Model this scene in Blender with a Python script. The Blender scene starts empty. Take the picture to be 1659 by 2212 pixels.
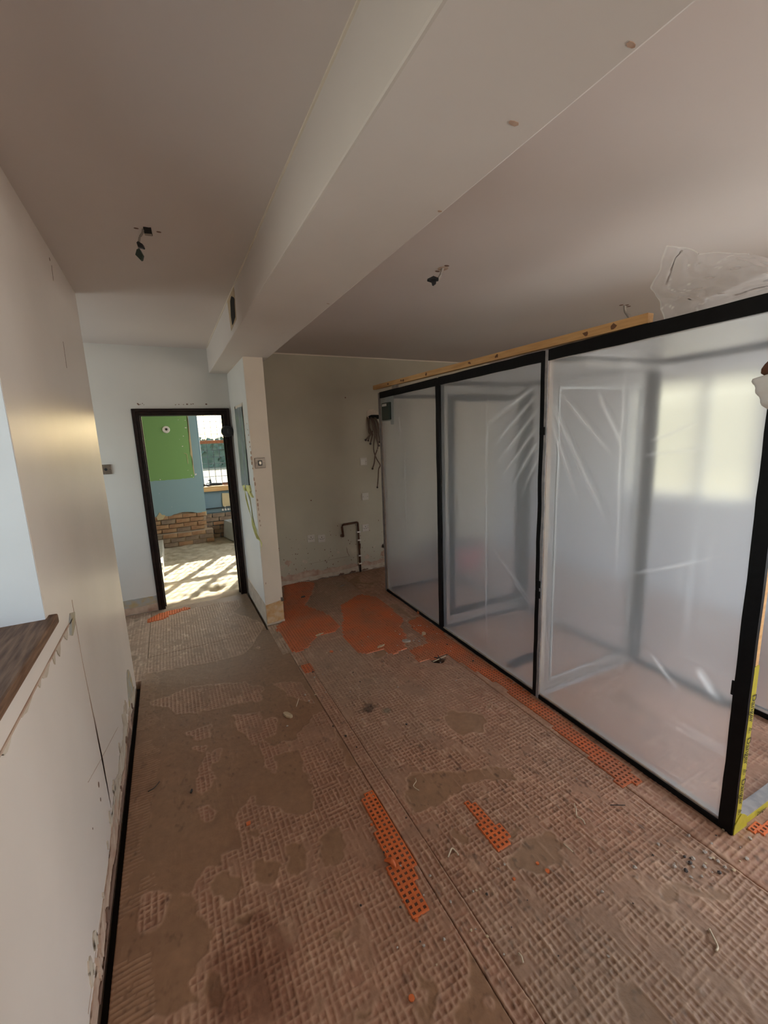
import bpy, bmesh, math, random
import numpy as np
from mathutils import Vector, Matrix, noise as mnoise

S = bpy.context.scene
COL = S.collection
random.seed(7)
NR = np.random.RandomState(11)

# ------------------------------------------------------------------ camera
CAM = Vector((0.0, 0.0, 1.65))
YAW, PITCH, ROLL, FPX = 0.466868, 0.1779266, -0.0383807, 914.64
_f = Vector((math.sin(YAW) * math.cos(PITCH), math.cos(YAW) * math.cos(PITCH), -math.sin(PITCH)))
_r = Vector((math.cos(YAW), -math.sin(YAW), 0)); _u = _r.cross(_f)
RT = math.cos(ROLL) * _r + math.sin(ROLL) * _u
UP = -math.sin(ROLL) * _r + math.cos(ROLL) * _u
cd = bpy.data.cameras.new('camera')
cam = bpy.data.objects.new('camera', cd); COL.objects.link(cam)
cd.sensor_fit = 'VERTICAL'; cd.sensor_height = 36.0; cd.sensor_width = 27.0
cd.lens = FPX / 2212 * 36.0; cd.clip_start = 0.02; cd.clip_end = 300
cam.matrix_world = Matrix(((RT.x, UP.x, -_f.x, CAM.x), (RT.y, UP.y, -_f.y, CAM.y), (RT.z, UP.z, -_f.z, CAM.z), (0, 0, 0, 1)))
S.camera = cam

# ------------------------------------------------------------------ world, sun, window daylight, exposure
S.view_settings.view_transform = 'Standard'; S.view_settings.look = 'None'
S.view_settings.gamma = 1.0; S.view_settings.use_curve_mapping = False
S.view_settings.exposure = 0.3
w = bpy.data.worlds.new('sky'); S.world = w; w.use_nodes = True
nt = w.node_tree; nt.nodes.clear()
sky = nt.nodes.new('ShaderNodeTexSky'); sky.sky_type = 'NISHITA'; sky.sun_disc = False
sky.sun_elevation = math.radians(30); sky.sun_rotation = math.radians(29); sky.dust_density = 2.0; sky.air_density = 1.2
bg = nt.nodes.new('ShaderNodeBackground'); bg.inputs[1].default_value = 0.75
wo = nt.nodes.new('ShaderNodeOutputWorld')
nt.links.new(sky.outputs[0], bg.inputs[0]); nt.links.new(bg.outputs[0], wo.inputs[0])
SUN_AZ = Vector((-0.487, -0.873, 0)).normalized(); EL = math.radians(30)
sd = SUN_AZ * math.cos(EL) + Vector((0, 0, -math.sin(EL)))
sl = bpy.data.lights.new('sun', 'SUN'); sl.energy = 20.0; sl.angle = math.radians(0.6); sl.color = (1.0, 0.95, 0.86)
so = bpy.data.objects.new('sun', sl); COL.objects.link(so)
so.rotation_euler = sd.to_track_quat('-Z', 'Y').to_euler(); so.location = (6, 14, 9)


def area_light(name, loc, direction, sx, sy, power, color):
    l = bpy.data.lights.new(name, 'AREA'); l.shape = 'RECTANGLE'; l.size = sx; l.size_y = sy
    l.energy = power; l.color = color
    o = bpy.data.objects.new(name, l); COL.objects.link(o); o.location = loc
    o.rotation_euler = Vector(direction).to_track_quat('-Z', 'Z').to_euler()
    return o


area_light('added_light_right', (4.86, -0.5, 1.52), (-1, 0.15, 0.08), 2.8, 1.15, 190, (0.90, 0.945, 1.0))  # added lamp at an unseen window, brightens the tent sheets
area_light('added_light_far_room', (3.02, 6.5, 1.6), (-1, 0, 0), 1.5, 1.2, 70, (0.97, 0.98, 1.0))  # lamp added out of view to brighten the far room
area_light('added_light_rear', (3.0, -2.75, 1.55), (-0.1, 1, 0.05), 2.4, 1.25, 78, (1.0, 0.84, 0.75))  # warm fill at an invented window behind the camera
area_light('daylight_left_window', (-0.82, 0.95, 1.72), (1, 0, 0.0), 1.0, 1.05, 4.6, (0.88, 0.94, 1.0))
area_light('added_light_passage', (-2.06, 3.95, 1.5), (1, 0, 0), 0.9, 1.2, 16, (0.88, 0.94, 1.0))  # bluish fill for the back wall, at an invented passage window
try:
    S.cycles.max_bounces = 8; S.cycles.transmission_bounces = 8; S.cycles.diffuse_bounces = 3; S.cycles.glossy_bounces = 2
    S.cycles.use_adaptive_sampling = False; S.cycles.caustics_reflective = False
    S.cycles.transparent_max_bounces = 8; S.cycles.sample_clamp_indirect = 8.0
    S.cycles.use_denoising = True; S.cycles.blur_glossy = 0.5
except Exception:
    pass


# ------------------------------------------------------------------ pixel rays (to put things on their real planes)
def ray(px, py):
    return ((px - 829.5) * RT - (py - 1106) * UP + FPX * _f).normalized()


def on(axis, v, px, py):
    d = ray(px, py); i = 'xyz'.index(axis); t = (v - CAM[i]) / d[i]
    return CAM + d * t


def fl(px, py, z=0.0):
    return on('z', z, px, py)


# ------------------------------------------------------------------ materials
MATS = {}


def mat(name, color, rough=0.6, metal=0.0, spec=0.5, var=0.0, vscale=6.0, bump=0.0, bscale=60.0, color2=None, detail=4.0, stretch=None):
    m = bpy.data.materials.new(name); m.use_nodes = True
    t = m.node_tree; b = t.nodes['Principled BSDF']
    b.inputs['Roughness'].default_value = rough; b.inputs['Metallic'].default_value = metal
    b.inputs['Specular IOR Level'].default_value = spec
    c = (*color, 1)
    b.inputs['Base Color'].default_value = c
    tc = t.nodes.new('ShaderNodeTexCoord'); vec = tc.outputs['Object']
    if stretch:
        vm = t.nodes.new('ShaderNodeVectorMath'); vm.operation = 'MULTIPLY'; vm.inputs[1].default_value = stretch; t.links.new(vec, vm.inputs[0]); vec = vm.outputs[0]
    if var > 0 or color2:
        n = t.nodes.new('ShaderNodeTexNoise'); n.inputs['Scale'].default_value = vscale; n.inputs['Detail'].default_value = detail
        t.links.new(vec, n.inputs['Vector'])
        r = t.nodes.new('ShaderNodeValToRGB')
        r.color_ramp.elements[0].position = 0.32; r.color_ramp.elements[1].position = 0.68
        c2 = color2 if color2 else tuple(min(1, x * (1 + var)) for x in color)
        c1 = color if color2 else tuple(x * (1 - var) for x in color)
        r.color_ramp.elements[0].color = (*c1, 1); r.color_ramp.elements[1].color = (*c2, 1)
        t.links.new(n.outputs[0], r.inputs[0]); t.links.new(r.outputs[0], b.inputs['Base Color'])
    if bump > 0:
        n2 = t.nodes.new('ShaderNodeTexNoise'); n2.inputs['Scale'].default_value = bscale; n2.inputs['Detail'].default_value = 5
        t.links.new(vec, n2.inputs['Vector'])
        bp = t.nodes.new('ShaderNodeBump'); bp.inputs['Strength'].default_value = bump; bp.inputs['Distance'].default_value = 0.004
        t.links.new(n2.outputs[0], bp.inputs['Height']); t.links.new(bp.outputs[0], b.inputs['Normal'])
    MATS[name] = m
    return m


mat('wall_paint_left', (0.82, 0.715, 0.635), 0.36, var=0.035, vscale=2.2, bump=0.12, bscale=9)
mat('wall_paint_back', (0.74, 0.72, 0.68), 0.6, var=0.02, vscale=3, bump=0.05, bscale=40)
mat('wall_paint_cream', (0.78, 0.68, 0.56), 0.6, var=0.03, vscale=4, bump=0.05, bscale=40)
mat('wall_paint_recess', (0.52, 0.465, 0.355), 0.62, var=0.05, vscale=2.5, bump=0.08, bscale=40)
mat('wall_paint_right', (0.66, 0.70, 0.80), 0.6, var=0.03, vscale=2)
mat('reveal_white', (0.80, 0.82, 0.85), 0.55, var=0.02, bump=0.03)
mat('ceiling_paint', (0.70, 0.615, 0.57), 0.7, var=0.02, vscale=1.5, bump=0.04, bscale=30)
mat('beam_paint', (0.71, 0.64, 0.585), 0.62, var=0.02, vscale=3, bump=0.06, bscale=14)
mat('bare_plaster', (0.44, 0.27, 0.19), 0.85, color2=(0.62, 0.47, 0.36), vscale=14, bump=0.4, bscale=50)
mat('bare_plaster_pale', (0.52, 0.42, 0.32), 0.85, color2=(0.66, 0.56, 0.45), vscale=18, bump=0.3, bscale=60)
mat('skirting_ghost', (0.50, 0.38, 0.20), 0.8, color2=(0.42, 0.44, 0.45), vscale=16, bump=0.3, bscale=50, detail=2)
mat('skirting_ghost_ochre', (0.56, 0.30, 0.11), 0.75, color2=(0.66, 0.50, 0.31), vscale=22, bump=0.3, bscale=60, detail=2)
mat('crack_brown', (0.20, 0.11, 0.075), 0.9)
mat('dark_void', (0.012, 0.010, 0.009), 0.95)
mat('subfloor', (0.03, 0.022, 0.018), 0.95)
mat('dark_wood', (0.014, 0.006, 0.0045), 0.42, spec=0.25, var=0.5, vscale=30, bump=0.1, bscale=80)
mat('sill_wood', (0.10, 0.048, 0.026), 0.6, spec=0.3, color2=(0.25, 0.14, 0.085), vscale=14, bump=0.3, bscale=20, stretch=(7, 0.7, 7), detail=7)
mat('pine', (0.56, 0.30, 0.11), 0.6, color2=(0.70, 0.42, 0.18), vscale=10, bump=0.1, stretch=(0.5, 6, 6))
mat('pine_knot', (0.16, 0.07, 0.03), 0.7)
mat('old_timber', (0.40, 0.32, 0.25), 0.7, color2=(0.26, 0.22, 0.20), vscale=20, bump=0.2)
mat('black_tape', (0.0035, 0.0035, 0.004), 0.55, spec=0.2, var=0.3, vscale=40, bump=0.25, bscale=40)
mat('grey_tape', (0.20, 0.20, 0.21), 0.45, color2=(0.36, 0.33, 0.32), vscale=18, bump=0.3)
mat('silver_tape', (0.36, 0.38, 0.38), 0.4, var=0.1, bump=0.2)
mat('green_box', (0.035, 0.055, 0.045), 0.45)
mat('label_white', (0.75, 0.74, 0.70), 0.6)
mat('danger_yellow', (0.45, 0.39, 0.03), 0.42, var=0.08, vscale=20, bump=0.3)
mat('print_black', (0.01, 0.01, 0.01), 0.6)
mat('masking_yellow', (0.78, 0.74, 0.30), 0.55, var=0.05)
mat('orange_membrane', (0.60, 0.125, 0.030), 0.55, color2=(0.40, 0.135, 0.058), vscale=5, bump=0.1, detail=8)
mat('membrane_pit', (0.13, 0.05, 0.026), 0.85, color2=(0.20, 0.10, 0.06), vscale=26)
mat('orange_vivid', (0.72, 0.15, 0.030), 0.5, color2=(0.58, 0.14, 0.042), vscale=9, bump=0.1)
mat('chip_beige', (0.55, 0.42, 0.27), 0.8, var=0.15, vscale=30, bump=0.2)
mat('chip_grey', (0.42, 0.36, 0.31), 0.85, var=0.2, vscale=40, bump=0.2)
mat('shaving', (0.62, 0.50, 0.36), 0.7)
mat('cable_grey', (0.32, 0.28, 0.25), 0.5)
mat('cable_brown', (0.15, 0.095, 0.065), 0.5)
mat('copper_pipe', (0.12, 0.055, 0.032), 0.4, metal=0.6, var=0.3, vscale=30)
mat('white_plastic', (0.74, 0.69, 0.63), 0.4)
mat('ivory_plastic', (0.63, 0.57, 0.50), 0.4)
mat('slot_dark', (0.05, 0.035, 0.03), 0.7)
mat('metal_plate', (0.20, 0.165, 0.135), 0.35, metal=0.6, var=0.15, vscale=40)
mat('metal_switch', (0.62, 0.55, 0.45), 0.35, metal=0.4)
mat('black_plastic', (0.02, 0.022, 0.025), 0.4)
mat('brick', (0.32, 0.155, 0.08), 0.9, color2=(0.46, 0.28, 0.15), vscale=9, bump=0.5, bscale=40)
mat('brick_sooty', (0.20, 0.13, 0.09), 0.9, color2=(0.33, 0.24, 0.16), vscale=9, bump=0.5, bscale=40)
mat('mortar', (0.40, 0.30, 0.20), 0.95, var=0.15, bump=0.4)
mat('blue_paint', (0.25, 0.37, 0.40), 0.6, var=0.03)
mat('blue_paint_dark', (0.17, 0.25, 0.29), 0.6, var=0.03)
mat('window_brown', (0.30, 0.105, 0.045), 0.45, var=0.15, vscale=20)
mat('white_frame', (0.78, 0.78, 0.77), 0.4)
mat('lead', (0.06, 0.065, 0.07), 0.5)
mat('board_beige', (0.58, 0.46, 0.26), 0.7, var=0.08)
mat('grey_board', (0.50, 0.50, 0.47), 0.7, var=0.1)
mat('red_plastic', (0.50, 0.03, 0.04), 0.4)
mat('pale_ledge', (0.55, 0.47, 0.35), 0.9, color2=(0.68, 0.62, 0.50), vscale=9, bump=0.5)
mat('straw_field', (0.14, 0.115, 0.055), 0.95, color2=(0.18, 0.15, 0.075), vscale=0.6)
mat('hedge_leaf', (0.06, 0.09, 0.055), 0.8, color2=(0.11, 0.14, 0.09), vscale=0.9)
mat('skin', (0.17, 0.065, 0.038), 0.5, var=0.08)
mat('mask_cloth', (0.74, 0.68, 0.64), 0.85, var=0.03, bump=0.1)
mat('jacket', (0.03, 0.035, 0.05), 0.8, var=0.1)
mat('trousers', (0.05, 0.05, 0.055), 0.85, var=0.1)
mat('boot', (0.05, 0.035, 0.025), 0.6)
mat('hair', (0.01, 0.008, 0.007), 0.6)


def mat_far_paint():
    m = bpy.data.materials.new('chimney_paint'); m.use_nodes = True; t = m.node_tree; b = t.nodes['Principled BSDF']
    b.inputs['Roughness'].default_value = 0.6
    g = t.nodes.new('ShaderNodeNewGeometry'); sx = t.nodes.new('ShaderNodeSeparateXYZ'); t.links.new(g.outputs['Position'], sx.inputs[0])
    n = t.nodes.new('ShaderNodeTexNoise'); n.inputs['Scale'].default_value = 18; t.links.new(g.outputs['Position'], n.inputs['Vector'])

    def cmp(sock, thr, sign):
        a = t.nodes.new('ShaderNodeMath'); a.operation = 'MULTIPLY_ADD'; a.inputs[1].default_value = 0.03; t.links.new(n.outputs[0], a.inputs[0]); t.links.new(sock, a.inputs[2])
        c = t.nodes.new('ShaderNodeMath'); c.operation = 'GREATER_THAN' if sign > 0 else 'LESS_THAN'; c.inputs[1].default_value = thr
        t.links.new(a.outputs[0], c.inputs[0]); return c
    c1 = cmp(sx.outputs['Z'], 1.095, 1); c2 = cmp(sx.outputs['X'], 0.395, -1)
    mu = t.nodes.new('ShaderNodeMath'); mu.operation = 'MULTIPLY'; t.links.new(c1.outputs[0], mu.inputs[0]); t.links.new(c2.outputs[0], mu.inputs[1])
    mx = t.nodes.new('ShaderNodeMix'); mx.data_type = 'RGBA'
    mx.inputs['A'].default_value = (0.25, 0.37, 0.40, 1); mx.inputs['B'].default_value = (0.20, 0.37, 0.12, 1)
    t.links.new(mu.outputs[0], mx.inputs['Factor']); t.links.new(mx.outputs['Result'], b.inputs['Base Color'])
    MATS['chimney_paint'] = m


mat_far_paint()


def mat_glass():
    m = bpy.data.materials.new('window_glass'); m.use_nodes = True; t = m.node_tree; t.nodes.clear()
    o = t.nodes.new('ShaderNodeOutputMaterial'); mx = t.nodes.new('ShaderNodeMixShader')
    tr = t.nodes.new('ShaderNodeBsdfTransparent'); tr.inputs[0].default_value = (0.95, 0.97, 0.96, 1)
    gl = t.nodes.new('ShaderNodeBsdfGlossy'); gl.inputs['Roughness'].default_value = 0.02
    fr = t.nodes.new('ShaderNodeFresnel'); fr.inputs[0].default_value = 1.3
    t.links.new(fr.outputs[0], mx.inputs[0]); t.links.new(tr.outputs[0], mx.inputs[1]); t.links.new(gl.outputs[0], mx.inputs[2]); t.links.new(mx.outputs[0], o.inputs[0])
    MATS['window_glass'] = m


def mat_film(name, refr, rough, haze, tint, gloss_rough, ior=1.05, clear=0.0, fres=1.35):
    """thin polythene: rough see-through + milky haze + glossy skin"""
    m = bpy.data.materials.new(name); m.use_nodes = True; t = m.node_tree; t.nodes.clear()
    o = t.nodes.new('ShaderNodeOutputMaterial')
    tc = t.nodes.new('ShaderNodeTexCoord')
    nz = t.nodes.new('ShaderNodeTexNoise'); nz.inputs['Scale'].default_value = 3.5; nz.inputs['Detail'].default_value = 6; nz.inputs['Distortion'].default_value = 1.5
    t.links.new(tc.outputs['Object'], nz.inputs['Vector'])
    bp = t.nodes.new('ShaderNodeBump'); bp.inputs['Strength'].default_value = 0.25; bp.inputs['Distance'].default_value = 0.01
    t.links.new(nz.outputs[0], bp.inputs['Height'])
    rf = t.nodes.new('ShaderNodeBsdfRefraction'); rf.inputs['IOR'].default_value = ior; rf.inputs['Roughness'].default_value = rough; rf.inputs[0].default_value = (*tint, 1)
    ca = t.nodes.new('ShaderNodeAttribute'); ca.attribute_name = 'crease'
    hz = t.nodes.new('ShaderNodeMath'); hz.operation = 'MULTIPLY_ADD'; hz.inputs[1].default_value = 0.45; hz.inputs[2].default_value = haze; hz.use_clamp = True
    t.links.new(ca.outputs['Fac'], hz.inputs[0])
    tl = t.nodes.new('ShaderNodeBsdfTranslucent'); tl.inputs[0].default_value = (*tint, 1)
    df = t.nodes.new('ShaderNodeBsdfDiffuse'); df.inputs[0].default_value = (*tint, 1)
    gl = t.nodes.new('ShaderNodeBsdfGlossy'); gl.inputs['Roughness'].default_value = gloss_rough
    t.links.new(bp.outputs[0], gl.inputs['Normal'])
    a = t.nodes.new('ShaderNodeMixShader'); a.inputs[0].default_value = 0.42; t.links.new(tl.outputs[0], a.inputs[1]); t.links.new(df.outputs[0], a.inputs[2])
    b = rf
    if clear > 0:
        tr = t.nodes.new('ShaderNodeBsdfTransparent'); tr.inputs[0].default_value = (*tint, 1)
        b = t.nodes.new('ShaderNodeMixShader'); b.inputs[0].default_value = clear; t.links.new(rf.outputs[0], b.inputs[1]); t.links.new(tr.outputs[0], b.inputs[2])
    c = t.nodes.new('ShaderNodeMixShader'); t.links.new(hz.outputs[0], c.inputs[0]); t.links.new(b.outputs[0], c.inputs[1]); t.links.new(a.outputs[0], c.inputs[2])
    fr = t.nodes.new('ShaderNodeFresnel'); fr.inputs[0].default_value = fres; t.links.new(bp.outputs[0], fr.inputs['Normal'])
    d = t.nodes.new('ShaderNodeMixShader'); t.links.new(fr.outputs[0], d.inputs[0]); t.links.new(c.outputs[0], d.inputs[1]); t.links.new(gl.outputs[0], d.inputs[2])
    t.links.new(d.outputs[0], o.inputs[0]); MATS[name] = m


mat_glass()
mat_film('polythene', 1, 0.52, 0.22, (0.985, 0.985, 0.99), 0.22, 1.035, 0.0)
mat_film('polythene_flap', 1, 0.45, 0.14, (0.985, 0.985, 0.99), 0.5, 1.03, 0.0, 1.1)
mat_film('polythene_inner', 1, 0.9, 0.24, (0.985, 0.988, 0.995), 0.5, 1.045, 0.0, 1.12)
mat_film('clear_film', 1, 0.2, 0.30, (0.98, 0.97, 0.965), 0.25, 1.02, 0.95, 1.22)


def mat_floor():
    m = bpy.data.materials.new('floor_adhesive'); m.use_nodes = True; t = m.node_tree; b = t.nodes['Principled BSDF']
    b.inputs['Roughness'].default_value = 0.62; b.inputs['Specular IOR Level'].default_value = 0.45
    at = t.nodes.new('ShaderNodeAttribute'); at.attribute_name = 'col'
    tc = t.nodes.new('ShaderNodeTexCoord')
    n = t.nodes.new('ShaderNodeTexNoise'); n.inputs['Scale'].default_value = 35; n.inputs['Detail'].default_value = 6; t.links.new(tc.outputs['Object'], n.inputs['Vector'])
    r = t.nodes.new('ShaderNodeMapRange'); r.inputs['To Min'].default_value = 0.78; r.inputs['To Max'].default_value = 1.22; t.links.new(n.outputs[0], r.inputs['Value'])
    mx = t.nodes.new('ShaderNodeMix'); mx.data_type = 'RGBA'; mx.blend_type = 'MULTIPLY'; mx.inputs['Factor'].default_value = 1
    t.links.new(at.outputs['Color'], mx.inputs['A']); t.links.new(r.outputs[0], mx.inputs['B']); t.links.new(mx.outputs['Result'], b.inputs['Base Color'])
    n2 = t.nodes.new('ShaderNodeTexNoise'); n2.inputs['Scale'].default_value = 140; n2.inputs['Detail'].default_value = 4; t.links.new(tc.outputs['Object'], n2.inputs['Vector'])
    bp = t.nodes.new('ShaderNodeBump'); bp.inputs['Strength'].default_value = 0.3; bp.inputs['Distance'].default_value = 0.002
    t.links.new(n2.outputs[0], bp.inputs['Height']); t.links.new(bp.outputs[0], b.inputs['Normal'])
    MATS['floor_adhesive'] = m


mat_floor()


# ------------------------------------------------------------------ mesh helpers
def link(name, me, material=None, parent=None, smooth=False):
    o = bpy.data.objects.new(name, me); COL.objects.link(o)
    if material is not None:
        ms = material if isinstance(material, (list, tuple)) else [material]
        for x in ms:
            me.materials.append(MATS[x])
    if parent is not None:
        o.parent = parent
    if smooth:
        me.shade_smooth()
    return o


def frombm(name, bm, material, parent=None, smooth=False):
    bmesh.ops.recalc_face_normals(bm, faces=bm.faces[:])
    me = bpy.data.meshes.new(name); bm.to_mesh(me); bm.free()
    return link(name, me, material, parent, smooth)


def add_box(bm, lo, hi, bev=0.0, M=None):
    r = bmesh.ops.create_cube(bm, size=1.0)
    vs = r['verts']
    for v in vs:
        v.co = Vector([lo[i] + (v.co[i] + 0.5) * (hi[i] - lo[i]) for i in range(3)])
    if bev > 0:
        es = list({e for v in vs for e in v.link_edges})
        rr = bmesh.ops.bevel(bm, geom=es, offset=bev, segments=2, affect='EDGES', profile=0.6)
        vs = list({v for f in rr['faces'] for v in f.verts} | {v for v in vs if v.is_valid})
    if M is not None:
        for v in vs:
            v.co = M @ v.co
    return vs


def box(name, lo, hi, material, parent=None, bev=0.0, M=None):
    bm = bmesh.new(); add_box(bm, lo, hi, bev, M)
    return frombm(name, bm, material, parent)


def add_tube(bm, pts, r, sides=8, cap=True):
    pts = [Vector(p) for p in pts]; rings = []
    for i, p in enumerate(pts):
        a = pts[max(i - 1, 0)]; b = pts[min(i + 1, len(pts) - 1)]
        d = (b - a).normalized()
        u = d.cross(Vector((0.31, 0.17, 0.93)) if abs(d.z) < 0.9 else Vector((1, 0.1, 0))).normalized(); v = d.cross(u)
        rr = r[i] if isinstance(r, (list, tuple)) else r
        rings.append([bm.verts.new(p + rr * (math.cos(2 * math.pi * k / sides) * u + math.sin(2 * math.pi * k / sides) * v)) for k in range(sides)])
    for A, B in zip(rings, rings[1:]):
        for k in range(sides):
            bm.faces.new((A[k], A[(k + 1) % sides], B[(k + 1) % sides], B[k]))
    if cap:
        bm.faces.new(rings[0][::-1]); bm.faces.new(rings[-1])


def smoothpts(pts, n=6):
    pts = [Vector(p) for p in pts]; out = []
    for i in range(len(pts) - 1):
        p0 = pts[max(i - 1, 0)]; p1 = pts[i]; p2 = pts[i + 1]; p3 = pts[min(i + 2, len(pts) - 1)]
        for k in range(n):
            t = k / n
            out.append(0.5 * ((2 * p1) + (p2 - p0) * t + (2 * p0 - 5 * p1 + 4 * p2 - p3) * t * t + (3 * p1 - p0 - 3 * p2 + p3) * t ** 3))
    out.append(pts[-1]); return out


def tube(name, pts, r, material, parent=None, sides=8, sm=0):
    bm = bmesh.new(); n0 = len(pts)
    if sm:
        pts = smoothpts(pts, sm)
        if isinstance(r, (list, tuple)): r = [float(q) for q in np.interp(np.linspace(0, n0 - 1, len(pts)), np.arange(n0), r)]
    add_tube(bm, pts, r, sides)
    return frombm(name, bm, material, parent, True)


def add_disc(bm, c, n, r, depth, sides=24, r2=None):
    c = Vector(c); n = Vector(n).normalized()
    add_tube(bm, [c, c + n * depth], [r, r if r2 is None else r2], sides)


def plate(name, pts, n, th, material, parent=None, jit=0.0, sub=0):
    """irregular flat piece: outline points on a surface, given thickness along n"""
    pts = [Vector(p) for p in pts]; n = Vector(n).normalized()
    if sub:
        q = []
        for i, p in enumerate(pts):
            e = pts[(i + 1) % len(pts)]
            for k in range(sub):
                q.append(p.lerp(e, k / sub))
        pts = q
    if jit:
        a = n.orthogonal().normalized(); b = n.cross(a)
        pts = [p + a * random.uniform(-jit, jit) + b * random.uniform(-jit, jit) for p in pts]
    bm = bmesh.new()
    lo = [bm.verts.new(p) for p in pts]; hi = [bm.verts.new(p + n * th) for p in pts]
    f1 = bm.faces.new(lo); f2 = bm.faces.new(hi)
    for i in range(len(pts)):
        j = (i + 1) % len(pts); bm.faces.new((lo[i], lo[j], hi[j], hi[i]))
    bmesh.ops.triangulate(bm, faces=[f1, f2])
    return frombm(name, bm, material, parent)


def empty(name, loc=(0, 0, 0)):
    o = bpy.data.objects.new(name, None); COL.objects.link(o); o.location = loc; o.empty_display_size = 0.05
    return o


def tag(o, label, cat, group=None, kind=None):
    o['label'] = label; o['category'] = cat
    if group: o['group'] = group
    if kind: o['kind'] = kind
    return o


def struct(o, label=None):
    o['kind'] = 'structure'
    if label: o['label'] = label
    return o


def keep(child, parent):
    """parent without moving (parents here are never rotated when this is used)"""
    child.parent = parent; child.matrix_parent_inverse = Matrix.Translation(parent.location).inverted()
    return child


# numpy value noise
_P = NR.permutation(256); _T = NR.rand(256)


def vn(x, y, seed=0):
    x = np.asarray(x) + seed * 17.31; y = np.asarray(y) + seed * 5.77
    ix = np.floor(x).astype(int); iy = np.floor(y).astype(int); fx = x - ix; fy = y - iy
    fx = fx * fx * (3 - 2 * fx); fy = fy * fy * (3 - 2 * fy)
    h = lambda a, b: _T[(_P[a & 255] + b) & 255]
    return (h(ix, iy) * (1 - fx) + h(ix + 1, iy) * fx) * (1 - fy) + (h(ix, iy + 1) * (1 - fx) + h(ix + 1, iy + 1) * fx) * fy


def fbm(x, y, seed=0, o=3):
    s = 0; a = 0.5; t = 0
    for k in range(o):
        s = s + a * vn(x * 2 ** k, y * 2 ** k, seed + k * 3); t += a; a *= 0.5
    return s / t


def inpoly(x, y, poly):
    r = np.zeros(np.shape(x), bool); n = len(poly)
    for i in range(n):
        x0, y0 = poly[i]; x1, y1 = poly[(i + 1) % n]
        if y0 == y1: continue
        c = ((y0 > y) != (y1 > y)) & (x < (x1 - x0) * (y - y0) / (y1 - y0) + x0)
        r ^= c
    return r


def fpoly(pts, ox=0, oy=0, k=1.0):
    return [tuple(fl(ox + x / k, oy + y / k)[:2]) for x, y in pts]


# ------------------------------------------------------------------ the setting: floor of separate sheets with adhesive bed
CEIL = 2.555; LX = -0.37; BY = 4.68
floor = struct(box('floor', (-2.2, -2.6, -0.16), (4.6, 4.9, -0.06), 'subfloor'))

c2 = lambda p: fpoly(p, 250, 1650, 3.318)
c8 = lambda p: fpoly(p, 200, 1250, 3.318)
c3 = lambda p: fpoly(p, 700, 1650, 3.016)
LATT = [
    c2([(1340, 20), (1420, 180), (1430, 330), (1350, 380), (1050, 310), (960, 240), (860, 360), (900, 520), (890, 620), (770, 640), (760, 720), (600, 750), (540, 930), (440, 950), (570, 960), (620, 1080), (700, 1160), (700, 1330), (640, 1400), (530, 1550), (570, 1680), (640, 1720), (480, 1760), (200, 1880), (100, 2100), (2600, 2300), (2400, 0)]),
    c8([(1000, 990), (1200, 960), (1190, 1090), (1060, 1110)]),
    c8([(1210, 1120), (1300, 1200), (1480, 1150), (1560, 1000), (1700, 930), (1900, 1659), (1620, 1659), (1560, 1400), (1470, 1230), (1300, 1260), (1310, 1400), (1230, 1360)]),
    c8([(770, 1360), (830, 1240), (920, 1250), (860, 1320), (860, 1440), (790, 1500), (750, 1420)]),
    c8([(660, 1110), (840, 1040), (860, 1140), (760, 1160)]),
    c8([(420, 890), (700, 780), (1100, 740), (1180, 800), (1220, 860), (850, 940), (620, 970)]),
    c8([(350, 690), (360, 330), (420, 300), (700, 220), (900, 175), (1040, 150), (1060, 210), (1000, 240), (1240, 330), (1150, 470), (1080, 540), (900, 590), (700, 620), (560, 650)]),
    c8([(1290, 760), (1480, 740), (1600, 900), (1500, 880), (1350, 800)]),
    c2([(560, 340), (640, 300), (720, 340), (690, 400), (620, 430)]),
    c2([(590, 80), (680, 90), (660, 170), (620, 230)]),
]
HOLES = [fpoly([(cx + rx * math.cos(a * math.pi / 8) * (1 + 0.12 * math.sin(a * 2.3 + cx)), cy + ry * math.sin(a * math.pi / 8)) for a in range(16)], 250, 1650, 3.318)
         for cx, cy, rx, ry in [(800, 880, 115, 105), (1080, 775, 100, 95), (1280, 690, 80, 120), (1550, 620, 110, 140), (1400, 1090, 55, 45), (1610, 1250, 40, 50), (700, 1640, 90, 130), (1000, 500, 60, 40), (940, 1110, 60, 60)]]
HOLES += [c3([(600, 1330), (680, 1310), (740, 1400), (700, 1695), (620, 1695)]), c3([(840, 1600), (980, 1560), (1060, 1695), (830, 1695)]), c3([(200, 1600), (330, 1540), (300, 1660), (190, 1695)])]
CSMOOTH = [c3([(560, 60), (900, 40), (1200, 20), (1250, 110), (900, 130), (820, 220), (600, 330), (520, 200)]), c3([(1200, 420), (1270, 430), (1240, 500), (1190, 480)]),
           fpoly([(1000, 850), (1300, 880), (1400, 930), (1350, 990), (1080, 930)], 1150, 1650, 3.259), fpoly([(880, 830), (1040, 830), (1060, 950), (960, 990), (880, 920)], 1150, 1650, 3.259)]
STAIN = c2([(1000, 1050), (1100, 1060), (1220, 1200), (1330, 1400), (1400, 1700), (1350, 1900), (850, 1950), (620, 1740), (700, 1420), (860, 1230)])


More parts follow.
